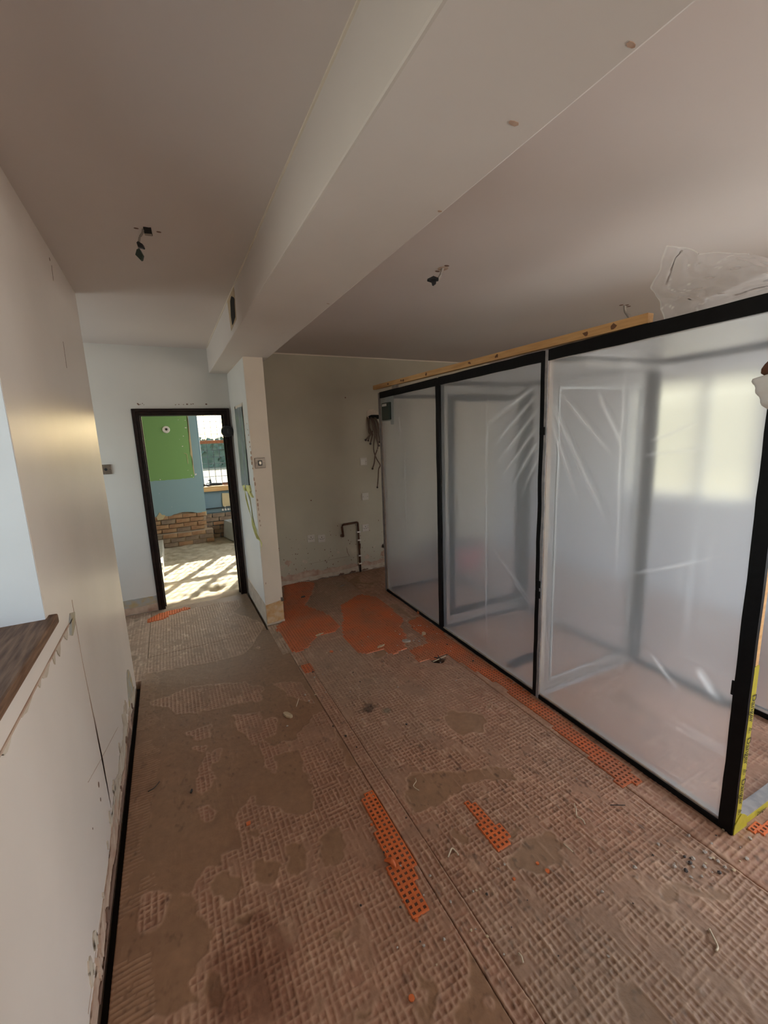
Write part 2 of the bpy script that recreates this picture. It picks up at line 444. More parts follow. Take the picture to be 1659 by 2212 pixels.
def floor_fields(X, Y, board):
    p = 0.0222
    wx = X + 0.004 * (vn(X * 5, Y * 5, 1) - 0.5) + 0.0015 * (vn(X * 60, Y * 60, 2) - 0.5)
    wy = Y + 0.004 * (vn(X * 5, Y * 5, 4) - 0.5) + 0.0015 * (vn(X * 60, Y * 60, 5) - 0.5)
    dx = np.abs((wx / p) % 1 - 0.5) * p; dy = np.abs((wy / p) % 1 - 0.5) * p
    rx = np.exp(-(dx / 0.0034) ** 2); ry = np.exp(-(dy / 0.0034) ** 2)
    brk = np.clip(fbm(X * 38, Y * 38, 9, 2) * 3.4 - 0.72, 0, 1)
    fill = np.clip((fbm(X * 12, Y * 9, 17, 4) - 0.60) * 14, 0, 1)
    r = np.maximum(rx * np.clip(brk + 0.25, 0, 1), ry * np.clip(fbm(X * 38, Y * 38, 13, 2) * 3.4 - 0.66, 0, 1)) * (1 - 0.8 * fill)
    WX = X + 0.055 * (fbm(X * 14, Y * 14, 21, 5) - 0.5) + 0.012 * (vn(X * 75, Y * 75, 23) - 0.5); WY = Y + 0.055 * (fbm(X * 14, Y * 14, 27, 5) - 0.5) + 0.012 * (vn(X * 75, Y * 75, 29) - 0.5)
    if board == 'A':
        m = np.zeros(X.shape, bool)
        for q in LATT: m |= inpoly(WX, WY, q)
        for q in HOLES: m &= ~inpoly(WX, WY, q)
        m |= (fbm(X * 5, Y * 5, 33) > 0.70)
    elif board == 'D':
        m = fbm(X * 4, Y * 3, 41, 4) > 0.30
    else:
        m = fbm(X * 4.5, Y * 3.4, 45, 4) > 0.30
        for q in CSMOOTH: m &= ~inpoly(WX, WY, q)
    m = m.astype(float)
    for _ in range(2):
        q = m.copy(); q[1:-1, 1:-1] = (m[:-2, 1:-1] + m[2:, 1:-1] + m[1:-1, :-2] + m[1:-1, 2:] + m[1:-1, 1:-1]) / 5; m = q
    edge = 4 * m * (1 - m)
    amp = 0.0036 * (0.55 + 0.9 * fbm(X * 4, Y * 4, 51))
    comb = np.zeros(X.shape)
    if board == 'A':     # notched-trowel lines along the left edge
        cz = np.clip(1 - (X + 0.335) / (0.05 + 0.11 * vn(Y * 5, Y * 0 + 3, 61)), 0, 1) > 0.05
        cm = cz & (fbm(X * 6, Y * 6, 63) > 0.42)
        comb = np.exp(-((np.abs(((Y + 0.02 * vn(X * 12, Y * 3, 65)) / 0.017) % 1 - 0.5) * 0.017) / 0.003) ** 2) * cm * (vn(X * 70, Y * 70, 67) > 0.22)
    ridge = np.clip(r * m, 0, 1); lump = (fbm(X * 9, Y * 9, 71) - 0.5) * 0.003 + (fbm(X * 55, Y * 55, 75) - 0.5) * 0.0012
    scr = np.clip(fbm(X * 85, Y * 11, 77, 2) - 0.70, 0, 1) * 9 * (fbm(X * 4, Y * 4, 79) > 0.46) * (0.25 if board == 'A' else 1.0)
    dirt = np.clip(fbm(X * 60, Y * 34, 83, 3) - 0.66, 0, 1) * 7 * (fbm(X * 3.5, Y * 3.5, 87) > 0.42) * (0.45 if board == 'A' else 0.8)
    smear = np.clip(fbm(X * 26, Y * 18, 81) - 0.66, 0, 1) * 6 * m
    h = lump + amp * ridge + 0.0016 * edge + 0.0028 * comb + 0.0015 * np.clip(scr, 0, 1) + 0.002 * np.clip(smear, 0, 1) + 0.0012 * fill * m + 0.0006 * (1 - m) + 0.0012 * np.clip(dirt, 0, 1)
    # colours of the stuff, with doorway glare and hole shade mixed in
    base = np.array([0.275, 0.142, 0.078]); base2 = np.array([0.315, 0.185, 0.108])
    pit = np.array([0.255, 0.128, 0.078]); top = np.array([0.50, 0.315, 0.215]); pink = np.array([0.385, 0.190, 0.122])
    v = fbm(X * 2.5, Y * 2.5, 85)[..., None]
    c = base * (1 - v) + base2 * v
    cl = pit * (1 - v) + pink * v
    mm = m[..., None]; c = c * (1 - mm) + cl * mm
    fl_ = (fill * m * 0.55)[..., None]; c = c * (1 - fl_) + np.array([0.36, 0.215, 0.140]) * fl_
    t = np.clip(ridge * 0.8 + edge * 0.35 + comb * 0.55 + np.clip(smear, 0, 1) * 0.5 + np.clip(scr, 0, 1) * 0.4, 0, 1)[..., None]
    c = c * (1 - t) + top * t
    c = c * (1 - 0.5 * np.clip(dirt, 0, 1)[..., None])
    c = c * (0.86 + 0.28 * fbm(X * 17, Y * 17, 89, 4)[..., None])
    if board in 'C':
        g = np.clip(fbm(X * 1.8, Y * 1.8, 91) * 2.4 - 0.7, 0, 1)[..., None] * 0.5
        c = c * (1 - g) + np.array([0.30, 0.225, 0.165]) * g * (1 + 0.5 * t)
    far = np.clip((Y - 2.3) / 1.2, 0, 1)[..., None] * (X < 0.75)[..., None] * 0.55     # greyer cement dust plus painted door glare towards the doorway
    c = c * (1 - far) + (np.array([0.29, 0.24, 0.18]) * (1 + 1.3 * t)) * far  # ridge tops lightened to imitate glare from the door
    if board == 'A':
        s = inpoly(WX, WY, STAIN).astype(float)
        for _ in range(4):
            q = s.copy(); q[1:-1, 1:-1] = (s[:-2, 1:-1] + s[2:, 1:-1] + s[1:-1, :-2] + s[1:-1, 2:]) / 4; s = q
        s = (s * np.clip(fbm(X * 7, Y * 7, 95) * 2.4 - 0.55, 0, 1))[..., None]
        c = c * (1 - s * np.array([0.38, 0.50, 0.56]))
    if board == 'C':
        hx, hy = 1.62, 2.43
        d = np.sqrt(((X - hx) / 1.1) ** 2 + (Y - hy) ** 2) + 0.03 * (fbm(X * 30, Y * 30, 97) - 0.5)
        k = np.clip((0.055 - d) / 0.02, 0, 1); h = h - 0.05 * k; c = c * (1 - 0.9 * k[..., None])  # hole is sunk, and the shade inside is painted into its colour
        for ax, ay, rr in ((fl(795, 1531).x, fl(795, 1531).y, 0.05), (fl(905, 1362).x, fl(905, 1362).y, 0.03)):
            d = np.sqrt((X - ax) ** 2 + (Y - ay) ** 2) + 0.05 * (fbm(X * 40, Y * 40, 99) - 0.5)
            k = np.clip((rr - d) / 0.02, 0, 1)[..., None] * 0.65; c = c * (1 - k)
        gx, gy = fl(835, 1535)[:2]
        k = np.clip((0.035 - np.sqrt((X - gx) ** 2 + (Y - gy) ** 2)) / 0.02, 0, 1)[..., None] * 0.5
        c = c * (1 - k) + np.array([0.13, 0.17, 0.12]) * k
    c = c * (np.array([0.93, 0.87, 0.81]) if board == 'A' else np.array([0.98, 0.94, 0.90]))
    return h, np.clip(c, 0, 1)


def floor_sheet(x0, x1, y0, y1, board, segx, segy):
    xs = np.unique(np.concatenate([np.linspace(a, b, n + 1) for a, b, n in segx])); ys = np.unique(np.concatenate([np.linspace(a, b, n + 1) for a, b, n in segy]))
    X, Y = np.meshgrid(xs, ys, indexing='ij'); h, c = floor_fields(X, Y, board)
    # boundary ring drops to make the thickness of the sheet
    Xp = np.pad(X, 1, mode='edge'); Yp = np.pad(Y, 1, mode='edge'); Z = np.pad(h, 1, constant_values=-0.055)
    cp = np.pad(c, ((1, 1), (1, 1), (0, 0)), mode='edge')
    nx, ny = Xp.shape; co = np.stack([Xp, Yp, Z], -1).reshape(-1, 3).astype(np.float32)
    idx = np.arange(nx * ny).reshape(nx, ny)
    F = np.stack([idx[:-1, :-1], idx[1:, :-1], idx[1:, 1:], idx[:-1, 1:]], -1).reshape(-1, 4).astype(np.int32)
    me = bpy.data.meshes.new('floor_sheet'); nf = len(F)
    me.vertices.add(len(co)); me.vertices.foreach_set('co', co.ravel())
    me.loops.add(nf * 4); me.loops.foreach_set('vertex_index', F.ravel())
    me.polygons.add(nf); me.polygons.foreach_set('loop_start', np.arange(0, nf * 4, 4, dtype=np.int32))
    me.update(calc_edges=True)
    at = me.attributes.new('col', 'FLOAT_COLOR', 'POINT')
    at.data.foreach_set('color', np.concatenate([cp, np.ones(cp.shape[:2] + (1,))], -1).reshape(-1, 4).astype(np.float32).ravel())
    o = link('floor_sheet', me, 'floor_adhesive', floor, True)
    return o


def seg(a, b, d): return (a, b, max(1, int(round((b - a) / d))))


floor_sheet(0, 0, 0, 0, 'A', [seg(-0.338, 0.690, 0.0042)], [seg(-2.45, 0.5, 0.011), seg(0.5, 2.4, 0.0042), seg(2.4, 3.612, 0.006)])
floor_sheet(0, 0, 0, 0, 'A', [seg(-0.305, 0.620, 0.005)], [seg(3.617, 4.665, 0.006)])
floor_sheet(0, 0, 0, 0, 'A2', [seg(-2.1, -0.6, 0.05), seg(-0.6, -0.309, 0.008)], [seg(3.26, 4.66, 0.008)])
floor_sheet(0, 0, 0, 0, 'B', [seg(0.694, 0.768, 0.0042)], [seg(-2.45, 0.4, 0.011), seg(0.4, 3.1, 0.005)])
floor_sheet(0, 0, 0, 0, 'C', [seg(0.772, 1.722, 0.0042)], [seg(-2.45, 0.25, 0.011), seg(0.25, 2.5, 0.0042), seg(2.5, 4.66, 0.008)])
floor_sheet(0, 0, 0, 0, 'C', [seg(0.636, 0.771, 0.008)], [seg(3.104, 3.69, 0.008)])
floor_sheet(0, 0, 0, 0, 'D', [seg(1.727, 2.6, 0.009), seg(2.6, 4.45, 0.011)], [seg(-2.45, 0.25, 0.011), seg(0.25, 1.4, 0.006), seg(1.4, 4.66, 0.011)])

# ------------------------------------------------------------------ walls, ceiling, beam
ceiling = struct(box('ceiling', (-2.3, -2.7, CEIL), (4.8, 4.86, CEIL + 0.15), 'ceiling_paint'))
# left wall with window opening (deep reveal)
WY0, WY1, WZ0, WZ1 = 0.42, 1.515, 1.155, 2.25
bm = bmesh.new()
add_box(bm, (LX - 0.40, -2.6, -0.1), (LX, WY0, CEIL)); add_box(bm, (LX - 0.40, WY1, -0.1), (LX, 3.235, CEIL))
add_box(bm, (LX - 0.40, WY0, -0.1), (LX, WY1, WZ0 - 0.03)); add_box(bm, (LX - 0.40, WY0, WZ1), (LX, WY1, CEIL))
wall_left = struct(frombm('wall_left', bm, 'wall_paint_left'))
for lo, hi in [((LX - 0.39, WY1 - 0.006, WZ0), (LX - 0.0015, WY1 + 0.001, WZ1)), ((LX - 0.39, WY0 - 0.001, WZ0), (LX - 0.0015, WY0 + 0.006, WZ1)), ((LX - 0.39, WY0, WZ1 - 0.006), (LX - 0.0015, WY1, WZ1 + 0.001))]:
    box('reveal_lining', lo, hi, 'reveal_white', wall_left)
# back wall with doorway
DX0, DX1, DZ = -0.18, 0.567, 1.925
bm = bmesh.new()
add_box(bm, (-2.3, BY, -0.1), (DX0 - 0.03, BY + 0.17, CEIL)); add_box(bm, (DX1 + 0.03, BY, -0.1), (0.70, BY + 0.17, CEIL))
add_box(bm, (DX0 - 0.03, BY, DZ + 0.03), (DX1 + 0.03, BY + 0.17, CEIL))
wall_back = struct(frombm('wall_back', bm, 'wall_paint_back'))
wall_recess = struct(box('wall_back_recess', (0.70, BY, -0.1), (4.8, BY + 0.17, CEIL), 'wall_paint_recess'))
# nib wall
NX0, NX1, NY0 = 0.645, 0.803, 3.715
bm = bmesh.new(); add_box(bm, (NX0, NY0, -0.1), (NX1, BY, 2.33), 0.004)
wall_nib = struct(frombm('wall_nib', bm, ['wall_paint_cream']))
box('painted_face', (NX0 - 0.002, NY0 + 0.006, 0.2), (NX0 + 0.003, BY, 2.32), 'wall_paint_back', wall_nib)
# downstand beam
beam = struct(box('ceiling_beam', (0.472, -2.6, 2.325), (0.852, BY, CEIL + 0.01), 'beam_paint', None, 0.007))
# right wall: wide window added out of view, small one behind the tent
RX = 4.5; RZ0, RZ1 = 0.92, 2.1
ROPEN = [(-1.95, 0.95), (1.75, 2.75)]
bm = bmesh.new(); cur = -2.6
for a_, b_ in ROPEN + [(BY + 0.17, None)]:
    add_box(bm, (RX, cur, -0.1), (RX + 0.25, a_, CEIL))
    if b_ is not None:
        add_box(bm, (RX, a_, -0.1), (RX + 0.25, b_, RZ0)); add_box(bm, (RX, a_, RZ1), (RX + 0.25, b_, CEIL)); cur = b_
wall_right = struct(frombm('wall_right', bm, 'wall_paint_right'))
# rear wall with an invented window
QX0, QX1, QZ0, QZ1 = 1.75, 4.25, 0.92, 2.15
bm = bmesh.new()
add_box(bm, (LX - 0.4, -2.65, -0.1), (QX0, -2.45, CEIL)); add_box(bm, (QX1, -2.65, -0.1), (RX + 0.25, -2.45, CEIL))
add_box(bm, (QX0, -2.65, -0.1), (QX1, -2.45, QZ0)); add_box(bm, (QX0, -2.65, QZ1), (QX1, -2.45, CEIL))
wall_rear = struct(frombm('wall_rear', bm, 'wall_paint_back'))
# passage beyond the left wall
bm = bmesh.new()
add_box(bm, (-2.0, 3.1, -0.1), (-1.8, 3.5, CEIL)); add_box(bm, (-2.0, 4.4, -0.1), (-1.8, BY, CEIL))
add_box(bm, (-2.0, 3.5, -0.1), (-1.8, 4.4, 0.9)); add_box(bm, (-2.0, 3.5, 2.1), (-1.8, 4.4, CEIL))
add_box(bm, (-2.0, 3.035, -0.1), (LX - 0.4, 3.235, CEIL))
wall_passage = struct(frombm('wall_passage', bm, 'wall_paint_back'))


def simple_window(n, axis, at, a0, a1, z0, z1, lights):
    """timber casement frame with its panes, in the plane axis = at"""
    e = struct(empty('window_%d' % n)); t = 0.05; d = 0.03

    def bx(nm, p0, p1, q0, q1, dd, m):
        lo = (at - dd, p0, q0) if axis == 'x' else (p0, at - dd, q0)
        hi = (at + dd, p1, q1) if axis == 'x' else (p1, at + dd, q1)
        return box(nm, lo, hi, m, e, 0.003 if dd > 0.01 else 0)
    bx('frame', a0, a1, z0, z0 + t, d, 'white_frame'); bx('frame', a0, a1, z1 - t, z1, d, 'white_frame')
    st = (a1 - a0) / lights
    for k in range(lights + 1):
        c = a0 + k * st
        bx('frame', max(a0, c - t / 2), min(a1, c + t / 2), z0 + t, z1 - t, d, 'white_frame')
    for k in range(lights):
        bx('pane', a0 + k * st + t / 2, a0 + (k + 1) * st - t / 2, z0 + t, z1 - t, 0.002, 'window_glass')


simple_window(1, 'x', RX + 0.18, -1.95, 0.95, RZ0, RZ1, 4)  # made-up window, placed out of view to light the tent
simple_window(7, 'x', RX + 0.18, 1.75, 2.75, RZ0, RZ1, 2)
simple_window(2, 'y', -2.58, QX0, QX1, QZ0, QZ1, 4)  # unseen window invented for the rear fill
simple_window(3, 'x', LX - 0.35, WY0, WY1, WZ0, WZ1, 2)
simple_window(4, 'x', -1.93, 3.5, 4.4, 0.9, 2.1, 2)  # unseen window invented for the bluish passage fill
simple_window(6, 'x', 2.83, 5.7, 7.3, 0.95, 2.25, 3)  # unseen side window added to let light into the far room

# left window sill board
bm = bmesh.new(); add_box(bm, (LX - 0.33, WY0 - 0.03, WZ0 - 0.03), (LX + 0.022, WY1 + 0.035, WZ0), 0.006)
struct(frombm('trim_1', bm, 'sill_wood'), 'dark worn wooden window board')

# ------------------------------------------------------------------ door frame
dj = struct(empty('door_1', (0.19, BY, 0)))
dj['label'] = 'dark brown moulded door frame without a door'


def jamb(name, prof_boxes):
    bm = bmesh.new()
    for lo, hi, bv in prof_boxes: add_box(bm, lo, hi, bv)
    return keep(frombm(name, bm, 'dark_wood'), dj)


AX0, AX1, AZ = -0.241, 0.628, 1.986
jamb('architrave', [((AX0, BY - 0.022, 0), (AX0 + 0.03, BY, AZ), 0.005), ((AX0 + 0.03, BY - 0.013, 0), (AX0 + 0.05, BY, AZ - 0.03), 0.003), ((AX0 + 0.05, BY - 0.018, 0), (DX0 + 0.004, BY, AZ - 0.05), 0.004)])
jamb('architrave', [((AX1 - 0.03, BY - 0.022, 0), (AX1, BY, AZ), 0.005), ((AX1 - 0.05, BY - 0.013, 0), (AX1 - 0.03, BY, AZ - 0.03), 0.003), ((DX1 - 0.004, BY - 0.018, 0), (AX1 - 0.05, BY, AZ - 0.05), 0.004)])
jamb('architrave', [((AX0 + 0.028, BY - 0.021, AZ - 0.03), (AX1 - 0.028, BY, AZ), 0.005), ((AX0 + 0.045, BY - 0.013, AZ - 0.05), (AX1 - 0.045, BY, AZ - 0.03), 0.003), ((DX0, BY - 0.018, DZ - 0.004), (DX1, BY, AZ - 0.05), 0.004)])
jamb('lining', [((DX0 - 0.03, BY, 0), (DX0, BY + 0.175, DZ), 0.002), ((DX0, BY + 0.06, 0), (DX0 + 0.012, BY + 0.1, DZ), 0.002)])
jamb('lining', [((DX1, BY, 0), (DX1 + 0.03, BY + 0.175, DZ), 0.002), ((DX1 - 0.012, BY + 0.06, 0), (DX1, BY + 0.1, DZ), 0.002)])
jamb('lining', [((DX0 - 0.03, BY, DZ), (DX1 + 0.03, BY + 0.175, DZ + 0.03), 0.002)])
box('threshold', (DX0, BY - 0.01, -0.08), (DX1, BY + 0.18, -0.004), 'mortar', floor)

# round black fitting on the right architrave
rf = tag(empty('round_fitting', (0.588, BY - 0.02, 1.755)), 'round black fitting fixed to the dark door frame', 'fitting')
bm = bmesh.new(); add_disc(bm, (0, 0, 0), (0, -1, 0), 0.062, 0.035, 28, 0.056); frombm('base', bm, 'black_plastic', rf, False)
bm = bmesh.new(); add_disc(bm, (0, -0.035, 0), (0, -1, 0), 0.040, 0.012, 28, 0.036); frombm('collar', bm, 'black_plastic', rf)
bm = bmesh.new(); add_box(bm, (-0.008, -0.056, -0.022), (0.008, -0.046, 0.022), 0.003); frombm('knob', bm, 'lead', rf)

# ------------------------------------------------------------------ wall scars, skirting ghosts
n_l = (1, 0, 0)


def lw(px, py): return on('x', LX, px, py)


def strip_band(name, start, end, n, z0, z1, jt, material, parent, th=0.003, step=0.06, zb=0.0):
    """a ragged-topped band low on a wall between two plan points"""
    a = Vector((*start, 0)); b = Vector((*end, 0)); L = (b - a).length; step = 0.013; k = max(2, int(L / step)); pts = []
    for i in range(k + 1):
        p = a.lerp(b, i / k); pts.append(p + Vector((0, 0, zb + (random.uniform(-jt, jt) * 0.3 if zb > 0.01 else 0))))
    for i in range(k, -1, -1):
        p = a.lerp(b, i / k); q_ = i * step; pts.append(p + Vector((0, 0, max(0.004, z0 + (z1 - z0) * i / k + 3.2 * jt * (float(fbm(q_ * 5.0, z0 * 50, 7, 4)) - 0.5) + random.uniform(-jt, jt) * 0.12))))
    return plate(name, pts, n, th, material, parent)


strip_band('bare_plaster', (LX, 0.9), (LX, 2.0), n_l, 0.06, 0.12, 0.03, 'bare_plaster', wall_left, 0.004, 0.04, 0.0)
strip_band('bare_plaster', (LX, 1.85), (LX, 2.62), n_l, 0.14, 0.20, 0.05, 'bare_plaster_pale', wall_left, 0.003, 0.03)
strip_band('bare_plaster', (LX, 1.95), (LX, 2.75), n_l, 0.055, 0.09, 0.035, 'bare_plaster', wall_left, 0.007, 0.03)
strip_band('bare_plaster', (LX, 2.7), (LX, 3.1), n_l, 0.10, 0.05, 0.03, 'bare_plaster_pale', wall_left, 0.004, 0.03)
strip_band('bare_plaster', (LX, 1.3), (LX, 2.9), n_l, 0.035, 0.05, 0.03, 'crack_brown', wall_left, 0.008, 0.03)
for k in range(26):
    y_ = random.uniform(1.2, 2.95); z_ = random.uniform(0.03, 0.20); r = random.uniform(0.008, 0.035)
    plate('plaster_scar', [(LX, y_ + r * math.cos(a) * random.uniform(.4, 1.1), z_ + r * 1.7 * math.sin(a) * random.uniform(.4, 1.1)) for a in np.linspace(0, 6.28, 15)[:-1]], n_l, 0.009 if z_ < 0.08 else 0.0045, 'bare_plaster_pale' if z_ > 0.08 else random.choice(['bare_plaster', 'bare_plaster', 'crack_brown']), wall_left)
# half-round scar near the far end
plate('bare_plaster', [(LX, 2.92 + 0.14 * math.cos(a), 0.03 + 0.235 * math.sin(a)) for a in np.linspace(0, math.pi, 12)], n_l, 0.0035, 'skirting_ghost', wall_left)
# line of chipped plaster under the sill
box('plaster_ridge', (LX - 0.001, 0.2, 1.040), (LX + 0.003, 1.80, 1.046), 'bare_plaster', wall_left)
yy = 0.55
while yy < 1.78:
    l = random.uniform(0.03, 0.10); d = random.uniform(0.008, 0.035)
    plate('plaster_scar', [(LX, yy, 1.04), (LX, yy + l, 1.042), (LX, yy + l * 0.8, 1.04 - d * 0.5), (LX, yy + l * 0.45, 1.04 - d), (LX, yy + l * 0.2, 1.04 - d * 0.6)], n_l, 0.0025, 'bare_plaster_pale', wall_left, 0.002, 2)
    yy += l + random.uniform(0.0, 0.07)
plate('plaster_scar', [lw(150, 1325), lw(160, 1322), lw(161, 1350), lw(156, 1373), lw(150, 1372), lw(148, 1350)], n_l, 0.003, 'skirting_ghost', wall_left)


def crack(pts, wdt, material, parent, n):
    n = Vector(n); pts = [Vector(p) for p in pts]; q = []
    for i in range(len(pts) - 1):
        for k in range(8):
            q.append(pts[i].lerp(pts[i + 1], k / 8))
    q.append(pts[-1]); d = (pts[-1] - pts[0]).normalized(); s = n.cross(d)
    L = [p + s * (wdt * random.uniform(0.2, 1.0)) for p in q]; R = [p - s * (wdt * random.uniform(0.2, 1.0)) for p in q]
    return plate('crack', L + R[::-1], n, 0.0012, material, parent)


crack([lw(155, 1296), lw(178, 1430), lw(200, 1540), lw(222, 1640), lw(240, 1745)], 0.0022, 'bare_plaster', wall_left, n_l)
crack([lw(255, 1570), lw(218, 1640), lw(190, 1690)], 0.0010, 'bare_plaster', wall_left, n_l)
crack([lw(248, 1745), lw(236, 1850), lw(214, 2000), lw(190, 2190)], 0.0018, 'bare_plaster', wall_left, n_l)
crack([lw(111, 573), lw(115, 606)], 0.0016, 'crack_brown', wall_left, n_l)
crack([lw(136, 738), lw(144, 795)], 0.0014, 'crack_brown', wall_left, n_l)
for p, r in [((107, 560), 0.006), ((213, 1695), 0.009), ((217, 1727), 0.006), ((200, 1790), 0.003)]:
    c = lw(*p); plate('nail_hole', [c + Vector((0, r * math.cos(a), r * 1.3 * math.sin(a))) for a in np.linspace(0, 6.28, 8)[:-1]], n_l, 0.001, 'crack_brown', wall_left)
# old bluish wipe mark
# back wall, left of the door: ghost of the skirting
n_b = (0, -1, 0)
strip_band('skirting_ghost', (-1.8, BY), (AX0, BY), n_b, 0.150, 0.152, 0.006, 'skirting_ghost', wall_back, 0.003, 0.05)
strip_band('bare_plaster', (-1.8, BY), (AX0, BY), n_b, 0.055, 0.07, 0.012, 'bare_plaster', wall_back, 0.006, 0.04)
for px in (297, 300, 304, 308, 311, 379, 387, 396, 405, 413, 416, 445):
    c = on('y', BY, px + random.uniform(-1, 1), 873 + random.uniform(-1.5, 1.5)); r = random.uniform(0.004, 0.01)
    plate('paint_chip', [c + Vector((r * math.cos(a), 0, r * 0.7 * math.sin(a))) for a in np.linspace(0, 6.28, 7)[:-1]], n_b, 0.001, 'crack_brown', wall_back, 0.001)
# nib: skirting ghost on both faces, chipped arris
strip_band('skirting_ghost', (NX0 - 0.001, NY0 + 0.002), (NX0 - 0.001, BY), (-1, 0, 0), 0.195, 0.165, 0.005, 'bare_plaster_pale', wall_nib, 0.003, 0.06)
strip_band('skirting_ghost', (NX0 + 0.002, NY0), (NX1 - 0.002, NY0), n_b, 0.19, 0.215, 0.004, 'skirting_ghost_ochre', wall_nib, 0.004, 0.02)
strip_band('bare_plaster', (NX0 - 0.004, NY0), (NX1, NY0), n_b, 0.012, 0.02, 0.01, 'bare_plaster_pale', wall_nib, 0.010, 0.012)
plate('plaster_scar', [on('y', NY0, x, y) for x, y in [(606, 1290), (612, 1290), (613, 1298), (607, 1299)]], n_b, 0.004, 'metal_plate', wall_nib)
for px, py, r in [(533, 915, .004), (535, 928, .004), (537, 940, .006), (539, 955, .006), (540, 965, .005), (542, 978, .010), (543, 990, .013), (544, 1000, .011), (546, 1012, .006), (549, 1035, .010), (551, 1045, .012), (553, 1060, .006), (556, 1080, .009), (557, 1090, .011), (558, 1100, .010), (560, 1112, .008), (561, 1125, .009), (563, 1135, .006), (574, 1260, .006)]:
    c = on('y', NY0, px, py)
    plate('paint_chip', [c + Vector((r * 0.7 * math.cos(a) * random.uniform(.6, 1.2), 0, r * 1.6 * math.sin(a) * random.uniform(.7, 1.2))) for a in np.linspace(0, 6.28, 9)[:-1]], n_b, 0.0012, 'bare_plaster', wall_nib)
# recess wall: rough plaster at the foot, broken pockets, specks
strip_band('bare_plaster', (NX1, BY), (2.45, BY), n_b, 0.10, 0.10, 0.05, 'bare_plaster', wall_recess, 0.002, 0.035)
strip_band('bare_plaster', (NX1, BY), (2.9, BY), n_b, 0.05, 0.05, 0.02, 'bare_plaster_pale', wall_recess, 0.006, 0.03)
x = 1.15
while x < 2.6:
    l = random.uniform(0.04, 0.22); hh = random.uniform(0.008, 0.03)
    plate('broken_pocket', [(x, BY, 0.004), (x + l, BY, 0.004), (x + l * 0.9, BY, hh * 0.7), (x + l * 0.55, BY, hh * random.uniform(.6, 1.1)), (x + l * 0.3, BY, hh), (x + l * 0.1, BY, hh * 0.4)], n_b, 0.0075, 'crack_brown', wall_recess, 0.004, 3)
    x += l + random.uniform(0.02, 0.12)
for k in range(16):
    x = random.uniform(0.95, 2.4); z = random.uniform(0.05, 0.30); r = random.uniform(0.012, 0.05)
    plate('plaster_scar', [(x + r * math.cos(a) * random.uniform(.4, 1.2), BY, z + r * 1.2 * math.sin(a) * random.uniform(.4, 1.2)) for a in np.linspace(0, 6.28, 15)[:-1]], n_b, 0.0012, random.choice(['bare_plaster_pale', 'bare_plaster_pale', 'bare_plaster']), wall_recess)
for k in range(150):
    x = random.uniform(0.95, 2.6); z = random.random() ** 1.7 * 0.55 + 0.07; r = random.uniform(0.002, 0.007)
    plate('paint_speck', [(x + r * math.cos(a) * random.uniform(.5, 1.2), BY, z + r * 1.3 * math.sin(a) * random.uniform(.5, 1.3)) for a in np.linspace(0, 6.28, 7)[:-1]], n_b, 0.001, 'crack_brown', wall_recess)
for px, py in [(746, 859), (672, 1081), (860, 900)]:
    c = on('y', BY, px, py); r = 0.008
    plate('nail_hole', [c + Vector((r * math.cos(a), 0, r * math.sin(a))) for a in np.linspace(0, 6.28, 9)[:-1]], n_b, 0.001, 'crack_brown', wall_recess)
crack([(1.35, BY, 0.205), (1.7, BY, 0.215), (1.86, BY, 0.215)], 0.0012, 'crack_brown', wall_recess, n_b)
crack([(1.83, BY, 0.33), (1.835, BY, 0.27), (1.86, BY, 0.215)], 0.0035, 'crack_brown', wall_recess, n_b)
# lighter filler line at the ceiling joints
box('ceiling_joint', (NX1, BY - 0.006, CEIL - 0.012), (4.5, BY, CEIL), 'wall_paint_cream', wall_recess)
box('ceiling_joint', (0.466, -2.4, CEIL - 0.006), (0.4725, 4.6, CEIL), 'wall_paint_cream', beam)
# hole cut in the beam side
hp = [(2.80, 2.553), (2.79, 2.50), (2.815, 2.375), (3.04, 2.36), (3.085, 2.548)]
plate('cut_hole', [(0.472, y, z) for y, z in hp], (-1, 0, 0), 0.002, 'chip_beige', beam)
plate('cut_hole', [(0.4705, y, z) for y, z in [(2.805, 2.49), (2.825, 2.392), (2.97, 2.372), (2.985, 2.44), (2.96, 2.52), (2.9, 2.53)]], (-1, 0, 0), 0.002, 'dark_void', beam, 0.004, 3)
# small nicks in the beam soffit
for px, py, r in [(1110, 266, .010), (1364, 96, .008), (950, 456, .006), (709, 656, .006)]:
    c = on('z', 2.325, px, py)
    plate('nick', [c + Vector((r * math.cos(a) * 1.4, r * math.sin(a) * .7, 0)) for a in np.linspace(0, 6.28, 8)[:-1]], (0, 0, -1), 0.001, 'bare_plaster', beam, 0.001)

# ------------------------------------------------------------------ the room beyond the doorway
FY = 7.69; RYW = 7.90
ffx = np.linspace(-2.2, 2.8, 251); ffy = np.linspace(BY + 0.18, 8.0, 158)
X, Y = np.meshgrid(ffx, ffy, indexing='ij')
Z = -0.02 + (fbm(X * 5, Y * 5, 3) - 0.5) * 0.035 + (fbm(X * 24, Y * 24, 6) - 0.5) * 0.022
for hx, hy, rr, dp in [(0.33, 5.12, 0.10, 0.05), (0.33, 4.98, 0.13, 0.035)]:
    Z -= dp * np.exp(-(((X - hx) / 1.3) ** 2 + ((Y - hy) * 1.6) ** 2) / rr ** 2)
me = bpy.data.meshes.new('floor_far_room'); nx, ny = X.shape; idx = np.arange(nx * ny).reshape(nx, ny)
me.from_pydata(np.stack([X, Y, Z], -1).reshape(-1, 3).tolist(), [], np.stack([idx[:-1, :-1], idx[1:, :-1], idx[1:, 1:], idx[:-1, 1:]], -1).reshape(-1, 4).tolist())
mat('rubble_floor', (0.36, 0.29, 0.19), 0.9, color2=(0.52, 0.44, 0.31), vscale=7, bump=0.6, bscale=45)
